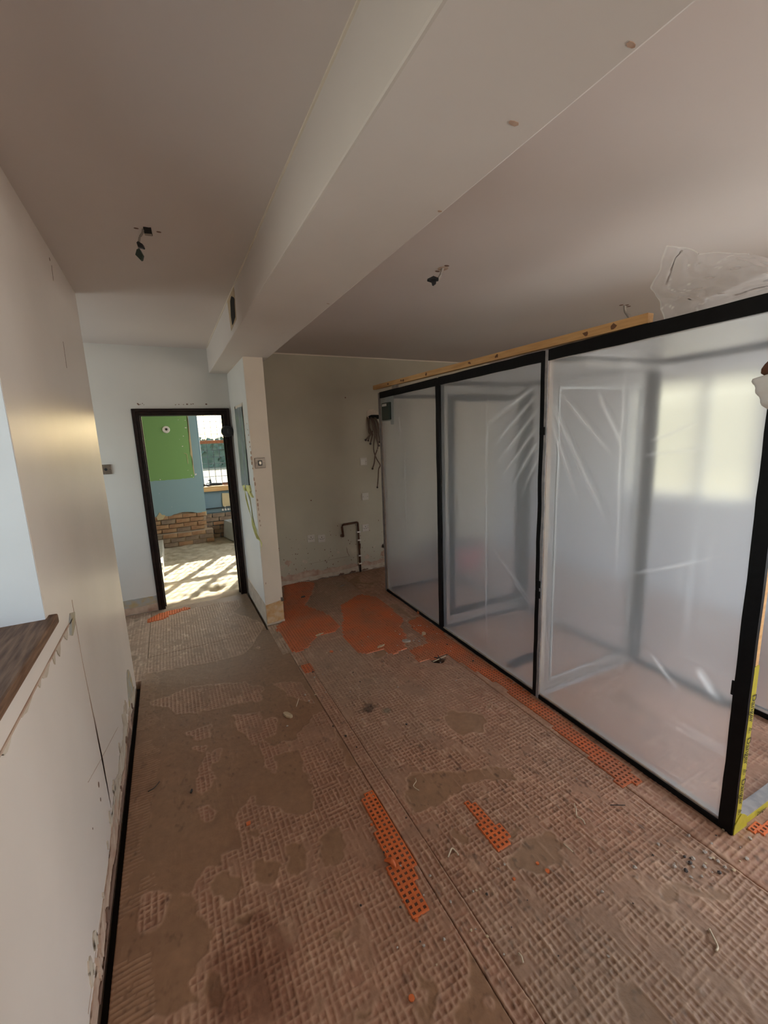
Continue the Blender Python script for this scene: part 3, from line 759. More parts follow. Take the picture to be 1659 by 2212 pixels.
struct(link('floor_far_room', me, 'rubble_floor', None, True))
struct(box('ceiling_far_room', (-2.3, BY + 0.17, 2.62), (2.9, 8.4, 2.75), 'ceiling_paint'))
bm = bmesh.new(); add_box(bm, (-2.3, BY + 0.17, -0.2), (-2.15, 8.3, 2.62)); add_box(bm, (2.75, BY + 0.17, -0.2), (2.9, 5.7, 2.62)); add_box(bm, (2.75, 7.3, -0.2), (2.9, 8.3, 2.62))
add_box(bm, (2.75, 5.7, -0.2), (2.9, 7.3, 0.95)); add_box(bm, (2.75, 5.7, 2.25), (2.9, 7.3, 2.62))
struct(frombm('wall_far_sides', bm, 'blue_paint'))
# chimney breast: mortar core, plaster skin with two paints, bricks below
bm = bmesh.new(); add_box(bm, (-2.2, FY + 0.02, -0.2), (0.49, 8.3, 2.62)); add_box(bm, (-2.2, FY - 0.07, -0.2), (0.57, FY + 0.05, 0.205))
wall_far = struct(frombm('wall_far', bm, 'mortar'))
pts = [(-2.15, FY + 0.02, 2.62), (0.5, FY + 0.02, 2.62), (0.5, FY + 0.02, 0.50)]
x = 0.46
while x > -2.1:
    pts.append((x, FY + 0.02, 0.505 + 0.03 * math.sin(x * 9) * 0.6 + random.uniform(-0.012, 0.012))); x -= 0.05
pts.append((-2.15, FY + 0.02, 0.52))
plate('plaster', pts, n_b, 0.024, 'chimney_paint', wall_far)
box('return_face', (0.488, FY + 0.01, 0.50), (0.5015, 7.905, 2.62), 'blue_paint', wall_far)
bm = bmesh.new()
OX0, OX1, OZ0, OZ1 = 0.53, 2.29, 0.90, 2.28
add_box(bm, (0.49, RYW, -0.2), (OX0, 8.28, 2.62)); add_box(bm, (OX1, RYW, -0.2), (2.9, 8.28, 2.62))
add_box(bm, (OX0, RYW, 0.44), (OX1, 8.28, OZ0 - 0.06)); add_box(bm, (OX0, RYW, OZ1), (OX1, 8.28, 2.62)); add_box(bm, (OX0, RYW + 0.02, -0.2), (OX1, 8.28, 0.44))
wall_fr = struct(frombm('wall_far_recess', bm, 'blue_paint_dark'))
# cream edges where the green paint has broken away
y0 = FY - 0.0045
prev = 0.383
pl = []; pr_ = []
for k in range(34):
    z = 2.3 - k * 0.035; wj = random.uniform(0.002, 0.006) + (0.012 if 1.45 < z < 1.85 else 0)
    pl.append((0.381 - wj + 0.004 * math.sin(k), y0, z)); pr_.append((0.387 + wj * 0.3, y0, z))
plate('paint_chip', pl + pr_[::-1], n_b, 0.002, 'board_beige', wall_far)
for px, py, r in [(401, 924, .016), (385, 907, .008), (400, 908, .007), (396, 942, .010), (388, 949, .006), (394, 964, .012), (406, 1016, .006), (346, 1036, .010), (414, 1027, .012), (423, 1025, .02), (418, 1031, .008), (344, 1066, .006), (371, 1095, .005), (350, 1080, .004)]:
    c = on('y', y0, px, py)
    plate('paint_chip', [c + Vector((r * math.cos(a) * random.uniform(.5, 1.2), 0, r * .8 * math.sin(a) * random.uniform(.5, 1.2))) for a in np.linspace(0, 6.28, 9)[:-1]], n_b, 0.0015, 'white_plastic', wall_far)
tube('pale_scratch', [on('y', y0, x, y) for x, y in [(397, 979), (403, 981), (405, 992), (406, 1002)]], 0.0035, 'board_beige', wall_far, 6, 5)
plate('plaster_scar', [on('y', y0, x, y) for x, y in [(338, 1118), (345, 1107), (350, 1112), (358, 1113), (352, 1122), (340, 1124)]], n_b, 0.004, 'board_beige', wall_far, 0.003, 2)
plate('plaster_scar', [on('y', y0, x, y) for x, y in [(436, 1106), (446, 1104), (447, 1113), (438, 1112)]], n_b, 0.004, 'board_beige', wall_far, 0.003, 2)
# bricks
brick_me = []
for k in range(4):
    bm = bmesh.new(); add_box(bm, (0, 0, 0), (0.205, 0.1, 0.062), 0.006)
    for v in bm.verts: v.co += Vector((random.uniform(-.004, .004), random.uniform(-.005, .005), random.uniform(-.004, .004)))
    bmesh.ops.recalc_face_normals(bm, faces=bm.faces[:])
    m_ = bpy.data.meshes.new('brick'); bm.to_mesh(m_); bm.free(); m_.materials.append(MATS['brick_sooty' if k == 3 else 'brick']); brick_me.append(m_)


def bricks(parent, x0, x1, z0, z1, y, sooty=0.2):
    row = 0; z = z0
    while z < z1 - 0.03:
        x = x0 - (0.107 if row % 2 else 0)
        while x < x1 - 0.03:
            o = bpy.data.objects.new('brick', brick_me[3] if random.random() < sooty else random.choice(brick_me[:3])); COL.objects.link(o)
            l = min(0.205, x1 - x); xs = max(x, x0)
            if x < x0: l = 0.205 - (x0 - x)
            o.location = (xs, y + random.uniform(-0.008, 0.008), z + random.uniform(-.003, .003)); o.scale = (l / 0.205, 1, 1); o.rotation_euler = (0, 0, random.uniform(-.02, .02))
            o.parent = parent; x += 0.216
        z += 0.0735; row += 1


bricks(wall_far, -0.62, 0.487, 0.215, 0.51, FY - 0.004)
bricks(wall_far, -0.62, 0.575, -0.01, 0.20, FY - 0.085, 0.75)
bricks(wall_fr, 0.50, 1.25, -0.01, 0.44, RYW - 0.01, 0.85)
# low ledge along the left of the far room
ledge = struct(box('trim_2', (-1.4, 5.0, -0.1), (-0.195, FY - 0.1, 0.13), 'pale_ledge', None, 0.01), 'low pale masonry ledge in the far room')
# window in the far wall: four leaded lights
w5 = struct(empty('window_5'))
WYF = 8.12
box('frame', (OX0, WYF - 0.04, OZ0 - 0.03), (OX1, WYF + 0.04, OZ0 + 0.035), 'window_brown', w5, 0.004)
box('frame', (OX0, WYF - 0.04, OZ1 - 0.05), (OX1, WYF + 0.04, OZ1), 'window_brown', w5, 0.004)
LW = 0.42
xs = [OX0]
for k in range(5):
    x = OX0 + k * 0.435
    box('mullion', (x - (0.0 if k == 0 else 0.012), WYF - 0.05, OZ0), (x + (0.02 if k == 0 else 0.045), WYF + 0.05, OZ1), 'window_brown' if k else 'white_frame', w5, 0.004)
for k in range(4):
    a = OX0 + k * 0.435 + (0.02 if k == 0 else 0.045); b = OX0 + (k + 1) * 0.435 - 0.012
    box('transom', (a, WYF - 0.04, 1.63), (b, WYF + 0.04, 1.685), 'window_brown', w5, 0.004)
    for z0, z1, rows in ((OZ0 + 0.035, 1.63, 6), (1.685, OZ1 - 0.05, 5)):
        gx = (b - a) / 4; gz = (z1 - z0) / rows
        bm = bmesh.new()
        for i in range(1, 4): add_box(bm, (a + i * gx - 0.004, WYF - 0.006, z0), (a + i * gx + 0.004, WYF + 0.006, z1))
        for j in range(1, rows): add_box(bm, (a, WYF - 0.005, z0 + j * gz - 0.004), (b, WYF + 0.005, z0 + j * gz + 0.004))
        frombm('lead_grid', bm, 'lead', w5)
        if k == 0:
            pm = None
            for i in range(4):
                for j in range(rows):
                    if pm is None:
                        o = box('pane', (0, -0.0015, 0), (gx - 0.008, 0.0015, gz - 0.008), 'window_glass', w5); pm = o.data
                    else:
                        o = bpy.data.objects.new('pane', pm); COL.objects.link(o); o.parent = w5
                    o.location = (a + i * gx + 0.004, WYF, z0 + j * gz + 0.004)
        else:
            box('pane', (a, WYF - 0.0015, z0), (b, WYF + 0.0015, z1), 'window_glass', w5)
tag(box('window_board', (0.503, RYW - 0.06, OZ0 - 0.085), (OX1, WYF - 0.045, OZ0 - 0.005), 'pine', None, 0.004), 'raw pine window board under the leaded window in the far room', 'window board')
# things in the far room
vt = tag(empty('wall_vent', on('y', FY - 0.006, 358.6, 928)), 'round white plate with dark hole on the green wall', 'vent')
bm = bmesh.new(); add_disc(bm, (0, 0.002, 0), (0, -1, 0), 0.056, 0.01, 24, 0.050); frombm('plate', bm, 'white_plastic', vt)
bm = bmesh.new(); add_disc(bm, (0.004, -0.008, 0.004), (0, -1, 0), 0.019, 0.003, 16); frombm('hole', bm, 'slot_dark', vt)
pp = tag(empty('wall_pipe', (0.6, RYW - 0.03, 0.515)), 'thin dark pipe run low below the pine window board', 'pipe')
keep(tube('pipe', [(0.505, RYW - 0.03, 0.515), (1.6, RYW - 0.03, 0.515)], 0.009, 'lead'), pp)
for k in range(3): keep(box('clip', (0.82 + k * 0.25, RYW - 0.035, 0.50), (0.84 + k * 0.25, RYW, 0.53), 'white_plastic'), pp)
o = plate('wall_patch', [(0.79, RYW, 0.53), (1.35, RYW, 0.53), (1.35, RYW, 0.765), (0.805, RYW, 0.76)], n_b, 0.012, 'board_beige', wall_fr, 0.006, 4)
for k in range(6):
    plate('filler_dab', [(0.79 + k * 0.045 + 0.017 * math.cos(a), RYW, 0.47 + 0.02 * math.sin(a)) for a in np.linspace(0, 6.28, 9)[:-1]], n_b, 0.012, 'white_plastic', wall_fr, 0.003)
M = Matrix.Translation((0.86, 7.28, 0)) @ Matrix.Rotation(math.radians(12), 4, 'Z')
bm = bmesh.new(); add_box(bm, (0, 0, 0.0), (0.5, 0.55, 0.30), 0.01, M)
for v in bm.verts:
    if v.co.z > 0.2: v.co.x += 0.03
tag(frombm('concrete_block', bm, 'grey_board'), 'pale grey block standing on the floor of the far room', 'block')
bm = bmesh.new(); add_box(bm, (0.12, 0.1, 0.302), (0.32, 0.34, 0.355), 0.015, M); 
rc = tag(frombm('red_cloth', bm, 'red_plastic'), 'small red bundle on the pale grey block', 'bundle')
# tools on the pine board
tl = tag(empty('power_tool', (0.64, RYW + 0.02, OZ0)), 'black hand tool lying on the pine window board', 'tool')
tube('body', [(-0.05, 0, 0.028), (0.02, 0.01, 0.03), (0.1, 0.01, 0.028), (0.19, 0.0, 0.024)], [0.02, 0.027, 0.026, 0.02], 'black_plastic', tl, 12, 3)
bm = bmesh.new(); add_disc(bm, (-0.05, 0, 0.018), (0, -0.5, 1), 0.035, 0.03, 20); frombm('gear_head', bm, 'lead', tl)
tube('side_handle', [(-0.045, -0.02, 0.03), (-0.1, -0.06, 0.035), (-0.115, -0.07, 0.035)], [0.011, 0.013, 0.015], 'black_plastic', tl, 10)
tag(tube('mains_lead', [(0.86, RYW + 0.10, OZ0 + 0.004), (0.9, RYW + 0.03, OZ0 + 0.03), (0.95, RYW + 0.0, OZ0 + 0.012), (1.0, RYW + 0.10, OZ0 + 0.005), (1.1, RYW + 0.06, OZ0 + 0.004), (1.2, RYW + 0.1, OZ0 + 0.004)], 0.004, 'black_plastic', None, 6, 6), 'thin black lead curled on the pine window board', 'lead')
bt = tag(empty('spray_bottle', (0.645, RYW + 0.12, OZ0)), 'small dark upright bottle in front of the leaded panes', 'bottle')
tube('body', [(0, 0, 0), (0, 0, 0.005), (0, 0, 0.07), (0, 0, 0.085)], [0.018, 0.021, 0.021, 0.009], 'black_plastic', bt, 14)
bm = bmesh.new(); add_box(bm, (-0.03, -0.008, 0.085), (0.016, 0.008, 0.108), 0.003); add_tube(bm, [(0, 0, 0.105), (0, 0, 0.14)], 0.007, 8); frombm('nozzle', bm, 'black_plastic', bt)
tag(box('chisel', (0.70, RYW + 0.12, OZ0 + 0.03), (0.95, RYW + 0.135, OZ0 + 0.042), 'lead', None, 0.003, Matrix.Translation((0, 0, 0))), 'long dark steel bar propped on the pine window board', 'bar')

# outside: field, hedge and a bank added to mask sky glare
bm = bmesh.new()
pr = [(9.0, -0.45), (12.0, 0.5), (16.0, 2.4), (19.0, 3.6), (26.0, 4.2), (30.0, -0.45)]
va = [bm.verts.new((x_, -30, z_)) for x_, z_ in pr]; vb = [bm.verts.new((x_, 40, z_)) for x_, z_ in pr]
for q in range(5): bm.faces.new((va[q], va[q + 1], vb[q + 1], vb[q]))
bm.faces.new(va); bm.faces.new(vb)
struct(frombm('added_bank', bm, 'straw_field'), 'added straw bank masking the sky outside the right window')
struct(box('ground', (-120, -60, -1.0), (120, 160, -0.45), 'straw_field'), 'pale straw field outside')
for k, (hx, hy, hl, hh) in enumerate([(2.0, 40, 16, 2.5), (20, 44, 12, 3.1), (-18, 44, 14, 2.6)]):
    bm = bmesh.new()
    add_box(bm, (hx - hl / 2, hy - 1.0, -0.45), (hx + hl / 2, hy + 1.0, hh - 0.7))
    for q in range(2600):
        p = Vector((random.uniform(hx - hl / 2, hx + hl / 2), random.uniform(hy - 1.3, hy + 0.5), random.uniform(-0.3, hh)))
        if p.z > hh - 0.8 + 0.8 * vn(p.x * 0.9, 0.0, 5): continue
        s = random.uniform(0.10, 0.26); d1 = Vector([random.uniform(-1, 1) for _ in range(3)]).normalized(); d2 = d1.orthogonal().normalized()
        a, b, c, d = [bm.verts.new(p + s * v) for v in (d1, d2, -d1, -d2)]; bm.faces.new((a, b, c, d))
    tag(frombm('hedge', bm, 'hedge_leaf'), ['hedge across the field seen through the leaded window', 'taller hedge at the right end of the far field', 'hedge at the left end of the field'][k], 'hedge', 'field hedges')

# ------------------------------------------------------------------ polythene airlock on a taped timber frame
EA = math.radians(1.6045)
enc = empty('plastic_enclosure', (1.868, 0.685, 0)); enc.rotation_euler = (0, 0, -EA)
tag(enc, 'translucent polythene airlock tent on a black taped timber frame', 'enclosure')
T = 0.045; WD = 1.0; HT = 2.072; B = [0.0, 1.062, 2.142, 3.23]
EM = Matrix.Translation((1.868, 0.685, 0)) @ Matrix.Rotation(-EA, 4, 'Z'); EMI = EM.inverted()


def eloc(px, py, lx=None, ly=None):
    """local enclosure coordinates of a pixel on the plane local x = lx or local y = ly"""
    o = EMI @ CAM; d = (EMI.to_3x3() @ ray(px, py)); i = 0 if lx is not None else 1; v = lx if lx is not None else ly
    return o + d * ((v - o[i]) / d[i])


def ebox(name, lo, hi, m, parent=enc, bev=0.002):
    return box(name, lo, hi, m, parent, bev)


def rough_tape(name, lo, hi, m, parent, axis, amp=0.003, n=26):
    """a strip of tape with slightly wavy edges and lumps, long along `axis`"""
    bm = bmesh.new(); vs = add_box(bm, lo, hi)
    es = [e for e in bm.edges if abs((e.verts[0].co - e.verts[1].co)[axis]) > 1e-6]
    bmesh.ops.subdivide_edges(bm, edges=es, cuts=n, use_grid_fill=True)
    for v in bm.verts:
        k = mnoise.noise_vector(v.co * 7.0) * amp
        k[axis] = 0; v.co += k
    return frombm(name, bm, m, parent)


# posts: front row
post_y = [(0.0, T), (B[1] - 0.024, B[1] + 0.02), (B[2] - 0.026, B[2] + 0.022), (B[3] - T, B[3])]
for i, (a, b) in enumerate(post_y):
    p = ebox('post', (0.0, a, 0), (T, b, HT), ['pine', 'old_timber', 'old_timber', 'old_timber'][i])
    if i in (0, 2):
        rough_tape('tape', (-0.003, a - 0.003, 0), (0.002, b + 0.003, HT), 'black_tape', p, 2, 0.003)
    if i == 2:
        rough_tape('tape', (0.0, a - 0.003, 0), (T, a + 0.001, HT), 'black_tape', p, 2, 0.001)
    if i == 3:
        rough_tape('tape', (-0.002, a + 0.006, 0), (0.002, b, HT), 'grey_tape', p, 2, 0.004)
        ebox('tape', (-0.004, a - 0.01, 1.42), (0.001, b - 0.012, 1.66), 'grey_tape', p)
    if i == 1:
        rough_tape('tape', (-0.003, a + 0.018, 0), (0.002, b + 0.003, HT), 'black_tape', p, 2, 0.003)
        rough_tape('tape', (-0.004, a - 0.004, 0), (0.001, a + 0.016, HT), 'grey_tape', p, 2, 0.004)
        for z in (1.62, 0.72, 0.655): ebox('tape', (-0.006, a + 0.005, z), (0.001, b, z + 0.045), 'black_tape', p)
    if i == 0:
        rough_tape('tape', (-0.003, -0.003, 0), (0.016, 0.001, HT), 'black_tape', p, 2, 0.002)
        ebox('tape_patch', (-0.004, T - 0.002, 0.60), (0.002, T + 0.012, 0.66), 'black_tape', p)
# back row
for i, (a, b) in enumerate(post_y):
    p = ebox('post', (WD - T, a, 0), (WD, b, HT), 'old_timber')
    rough_tape('tape', (WD - 0.002, a - 0.02, 0), (WD + 0.003, b + 0.02, HT), 'black_tape', p, 2, 0.002)
    rough_tape('tape', (WD - T - 0.002, a - 0.014, 0), (WD - T + 0.001, b + 0.014, HT), 'black_tape', p, 2, 0.002)
    rough_tape('tape', (WD - T - 0.012, a - 0.003, 0), (WD - 0.004, a, HT), 'black_tape', p, 2, 0.001)
# rails
for i in range(3):
    y0_, y1_ = post_y[i][1], post_y[i + 1][0]
    for x0_, x1_, fx in ((0.0, T, -1), (WD - T, WD, 1)):
        for z0_, z1_ in ((0.0, 0.034), (2.018, HT)):
            r_ = ebox('rail', (x0_ + 0.004, y0_, z0_), (x1_ - 0.004, y1_, z1_), 'old_timber')
            xt = (x0_ - 0.003, x0_ + 0.006) if fx < 0 else (x1_ - 0.006, x1_ + 0.003)
            rough_tape('tape', (xt[0], y0_ - 0.01, max(0.0, z0_ - 0.002)), (xt[1], y1_ + 0.01, z1_ + (0.003 if z0_ > 1 else -0.008 if fx < 0 else 0.004)), 'black_tape', r_, 1, 0.0025)
            if fx > 0: rough_tape('tape', (x0_ - 0.001, y0_, z0_), (x0_ + 0.005, y1_, z1_), 'black_tape', r_, 1, 0.001)
            elif z0_ > 1: rough_tape('tape', (x0_, y0_, z1_ - 0.001), (x1_, y1_, z1_ + 0.002), 'black_tape', r_, 1, 0.001)
for i in range(4):
    yc = (post_y[i][0] + post_y[i][1]) / 2
    for z0_, z1_ in ((0.0, 0.034), (2.018, HT)):
        r_ = ebox('cross_rail', (T, yc - 0.02, z0_), (WD - T, yc + 0.02, z1_), 'old_timber')
        if i or z0_ > 1: rough_tape('tape', (T, yc - 0.023, z0_ + 0.001), (WD - T, yc - 0.018, z1_ + 0.002), 'black_tape' if i != 1 or z0_ > 1 else 'grey_tape', r_, 0, 0.002)
        else:
            rough_tape('danger_tape', (T - 0.004, yc - 0.0235, 0.0), (WD - T, yc - 0.018, 0.030), 'danger_yellow', r_, 0, 0.002)
            rough_tape('tape', (T, yc - 0.021, 0.030), (WD - T, yc + 0.024, 0.037), 'grey_tape', r_, 0, 0.001)


def sheet(name, org, u, v, lu, lv, step, disp, m, parent=enc):
    nu = max(2, int(lu / step)); nv = max(2, int(lv / step)); u = np.array(u, float); v = np.array(v, float); n = np.cross(u, v)
    A, Bv = np.meshgrid(np.linspace(0, lu, nu + 1), np.linspace(0, lv, nv + 1), indexing='ij')
    d, cr = disp(A, Bv)
    edge = np.minimum(np.minimum(A, lu - A), np.minimum(Bv, lv - Bv)); d = d * np.clip(edge / 0.04, 0, 1)
    P = np.array(org, float) + A[..., None] * u + Bv[..., None] * v + d[..., None] * n
    idx = np.arange((nu + 1) * (nv + 1)).reshape(nu + 1, nv + 1)
    me = bpy.data.meshes.new(name)
    me.from_pydata(P.reshape(-1, 3).tolist(), [], np.stack([idx[:-1, :-1], idx[1:, :-1], idx[1:, 1:], idx[:-1, 1:]], -1).reshape(-1, 4).tolist())
    at = me.attributes.new('crease', 'FLOAT', 'POINT'); at.data.foreach_set('value', np.clip(cr, 0, 1).astype(np.float32).ravel())
    return link(name, me, m, parent, True)


def creases(lines, seed, base=0.004):
    def f(A, Bv):
        d = (fbm(A * 1.6, Bv * 1.0, seed) - 0.5) * base * 2 + (fbm(A * 7, Bv * 3, seed + 5) - 0.5) * base * 0.35
        cr = np.zeros(A.shape)
        for (a0, b0, a1, b1, wd, amp) in lines:
            L = math.hypot(a1 - a0, b1 - b0); tx, ty = (a1 - a0) / L, (b1 - b0) / L
            s = (A - a0) * tx + (Bv - b0) * ty; q = (A - a0) * -ty + (Bv - b0) * tx
            q = q + 0.006 * (vn(s * 9, s * 0, seed + int(a0 * 100) % 7) - 0.5)
            d = d + amp * np.exp(-(q / wd) ** 2) * np.clip(s / (0.25 * L), 0, 1) * np.clip((L - s) / (0.35 * L), 0, 1)
            cr = cr + 0.9 * min(1, amp / 0.006) * np.exp(-(q / (wd * 0.55 + 0.003)) ** 2) * np.clip(s / (0.2 * L), 0, 1) * np.clip((L - s) / (0.4 * L), 0, 1) * (0.55 + 0.9 * vn(s * 14, s * 0 + b0 * 9, seed))  # folds whitened to imitate light streaks along the creases
        cr = cr + np.clip(fbm(A * 2.2, Bv * 30, seed + 9) - 0.74, 0, 1) * 1.5 + np.clip(fbm(A * 30, Bv * 2.0, seed + 11) - 0.76, 0, 1) * 1.5
        return d, cr
    return f


FX = 0.012
# front sheets: u runs from far to near (-y) so the normal faces the viewer's side; a = distance from the far post
def front_sheet(i, lines, seed):
    y0_, y1_ = post_y[i][1], post_y[i + 1][0]
    L = []
    for (p0, p1, wd, amp) in lines:
        q0 = eloc(*p0, lx=FX); q1 = eloc(*p1, lx=FX)
        L.append((y1_ - q0.y, q0.z - 0.03, y1_ - q1.y, q1.z - 0.03, wd, amp))
    return sheet('front_sheet', (FX, y1_, 0.03), (0, -1, 0), (0, 0, 1), y1_ - y0_, 1.99, 0.0065, creases(L, seed), 'polythene')


front_sheet(2, [((875, 930), (877, 1180), 0.010, 0.004), ((945, 840), (944, 1000), 0.014, 0.006), ((862, 900), (868, 950), 0.02, 0.006)], 3)
front_sheet(1, [((1053, 810), (1050, 1480), 0.008, 0.005),
                ((1165, 830), (1058, 915), 0.018, 0.010), ((1168, 850), (1065, 965), 0.016, 0.010), ((1168, 880), (1075, 1000), 0.016, 0.009), ((1168, 915), (1085, 1030), 0.015, 0.008), ((1167, 950), (1105, 1050), 0.014, 0.007), ((1166, 985), (1125, 1075), 0.012, 0.006),
                ((1060, 1180), (1150, 1300), 0.01, 0.004), ((1110, 1255), (1150, 1310), 0.006, 0.004)], 5)
front_sheet(0, [((1352, 775), (1330, 1300), 0.008, 0.005), ((1205, 840), (1340, 1000), 0.014, 0.009), ((1190, 860), (1320, 1140), 0.016, 0.010), ((1190, 900), (1255, 1090), 0.014, 0.009), ((1290, 840), (1355, 980), 0.014, 0.007),
                ((1400, 955), (1520, 905), 0.006, 0.004), ((1380, 985), (1560, 965), 0.006, 0.003), ((1360, 1240), (1570, 1203), 0.006, 0.004), ((1405, 1410), (1470, 1495), 0.01, 0.005), ((1505, 1440), (1560, 1520), 0.02, 0.006), ((1230, 780), (1500, 800), 0.03, 0.006)], 7)
for i in range(3):
    y0_, y1_ = post_y[i][1], post_y[i + 1][0]
    sheet('back_sheet', (WD - 0.012, y1_, 0.03), (0, -1, 0), (0, 0, 1), y1_ - y0_, 1.99, 0.02, creases([(0.3, 0.1, 0.32, 1.8, 0.01, 0.004)], 11 + i), 'polythene_inner')
    sheet('roof_sheet', (T, y1_, 2.046), (0, -1, 0), (1, 0, 0), y1_ - y0_, WD - 2 * T, 0.03, creases([], 21 + i, 0.012), 'polythene_inner')
sheet('end_sheet', (WD - T, B[3] - 0.022, 0.03), (-1, 0, 0), (0, 0, 1), WD - 2 * T, 1.99, 0.02, creases([], 31), 'polythene_inner')


def partition(y, x0, x1, z0, z1, fw, m, flap_lines, seed):
    """hanging sheet with a taped doorway and a loose flap over it"""
    sheet('partition_sheet', (WD - T, y, 0.03), (-1, 0, 0), (0, 0, 1), WD - T - x1, 1.99, 0.02, creases([], seed), 'polythene_inner')
    sheet('partition_sheet', (x0, y, 0.03), (-1, 0, 0), (0, 0, 1), x0 - T, 1.99, 0.02, creases([], seed + 1), 'polythene_inner')
    sheet('partition_sheet', (x1, y, z1), (-1, 0, 0), (0, 0, 1), x1 - x0, 2.02 - z1, 0.02, creases([], seed + 2), 'polythene_inner')
    sheet('partition_sheet', (x1, y, 0.03), (-1, 0, 0), (0, 0, 1), x1 - x0, z0 - 0.03, 0.02, creases([], seed + 3), 'polythene_inner')
    f = empty('door_frame'); f.parent = enc
    for lo, hi, ax in [((x0, y - 0.005, z0), (x0 + fw, y + 0.005, z1), 2), ((x1 - fw, y - 0.005, z0), (x1, y + 0.005, z1), 2), ((x0 + fw, y - 0.004, z1 - fw), (x1 - fw, y + 0.004, z1), 0), ((x0 + fw, y - 0.004, z0), (x1 - fw, y + 0.004, z0 + fw), 0)]:
        rough_tape('tape', lo, hi, m, f, ax, 0.004)
    sheet('door_flap', (x1 - fw * 0.5, y + 0.02, z0 + 0.02), (-1, 0, 0), (0, 0, 1), x1 - x0 - fw, z1 - z0 - 0.03, 0.015, creases(flap_lines, seed + 4, 0.010), 'polythene_flap')


partition(B[2], 0.105, 0.93, 0.105, 1.955, 0.058, 'black_tape', [], 41)
partition(B[1], 0.12, 0.88, 0.08, 1.885, 0.012, 'silver_tape', [], 51)
q0 = EMI @ fl(1106, 1440); q1 = EMI @ fl(1165, 1415)
dq = (q1 - q0).normalized(); nq = Vector((-dq.y, dq.x, 0)) * 0.03
tag(plate('floor_bar', [EM @ (p_ + Vector((0, 0, 0.008))) for p_ in (q0 - nq, q1 - nq, q1 + nq, q0 + nq)], (0, 0, 1), 0.02, 'black_tape'), 'short black bar on the floor inside the middle tent bay', 'bar')

# yellow printed tape on the near post
def text_mesh(s, size):
    cu = bpy.data.curves.new('print', 'FONT'); cu.body = s; cu.size = size; cu.extrude = 0.0002; cu.align_x = 'CENTER'; cu.align_y = 'CENTER'
    o = bpy.data.objects.new('print', cu); COL.objects.link(o)
    dg = bpy.context.evaluated_depsgraph_get(); me = bpy.data.meshes.new_from_object(o.evaluated_get(dg)); bpy.data.objects.remove(o); return me


post4 = [o for o in enc.children if o.name.startswith('post')][0]
dt = rough_tape('danger_tape', (0.012, -0.0035, 0.0), (T + 0.001, 0.001, 0.74), 'danger_yellow', post4, 2, 0.0015, 30)
plate('danger_tape', [(0.004, -0.004, 0.0), (0.10, -0.004, 0.0), (0.095, -0.004, 0.055), (0.05, -0.004, 0.085), (0.006, -0.004, 0.05)], (0, -1, 0), 0.003, 'danger_yellow', post4, 0.003, 2)
ROTV = Matrix.Rotation(math.pi / 2, 4, 'X') @ Matrix.Rotation(-math.pi / 2, 4, 'Z')
me_d = text_mesh('Danger', 0.040); me_d.materials.append(MATS['print_black'])
bm = bmesh.new()
for tri in (1.0, 0.72):
    q = [bm.verts.new((tri * 0.016 * math.cos(a), tri * 0.016 * math.sin(a), 0)) for a in (math.pi / 2, math.pi / 2 + 2.094, math.pi / 2 + 4.189)]
    if tri == 1.0: outer = q
    else:
        for i in range(3): bm.faces.new((outer[i], outer[(i + 1) % 3], q[(i + 1) % 3], q[i]))
add_box(bm, (-0.0012, -0.003, -0.0001), (0.0012, 0.006, 0.0003)); add_box(bm, (-0.0012, -0.006, -0.0001), (0.0012, -0.004, 0.0003))
me_t = bpy.data.meshes.new('warning_triangle'); bm.to_mesh(me_t); bm.free(); me_t.materials.append(MATS['print_black'])
for k in range(3):
    o = bpy.data.objects.new('printed_word', me_d); COL.objects.link(o); o.parent = post4
    o.matrix_local = Matrix.Translation((0.029, -0.0062, 0.195 + k * 0.185)) @ ROTV
    o = bpy.data.objects.new('printed_triangle', me_t); COL.objects.link(o); o.parent = post4
    o.matrix_local = Matrix.Translation((0.029, -0.0062, 0.102 + k * 0.185)) @ ROTV
rl4 = [o for o in enc.children if o.name.startswith('cross_rail')][0]
for k in range(4):
    o = bpy.data.objects.new('printed_word', me_d); COL.objects.link(o); o.parent = rl4
    o.matrix_local = Matrix.Translation((0.22 + k * 0.2, -0.0035 + T / 2 - 0.0245, 0.015)) @ Matrix.Rotation(math.pi / 2, 4, 'X') @ Matrix.Scale(0.62, 4)

# tape patch with the small dark unit on the far bay
tp = plate('tape_patch', [(-0.002 + FX - 0.006, 3.19, 2.02), (FX - 0.008, 2.90, 2.02), (FX - 0.008, 2.915, 1.75), (FX - 0.008, 2.97, 1.755), (FX - 0.008, 2.98, 1.79), (FX - 0.008, 3.19, 1.79)], (-1, 0, 0), 0.003, 'silver_tape', enc)
gb = box('control_unit', (-0.020, 2.955, 1.80), (FX - 0.006, 3.125, 1.965), 'green_box', enc, 0.008); gb['label'] = 'dark green box'
box('label_slot', (-0.0225, 3.01, 1.93), (-0.0195, 3.105, 1.952), 'label_white', gb)

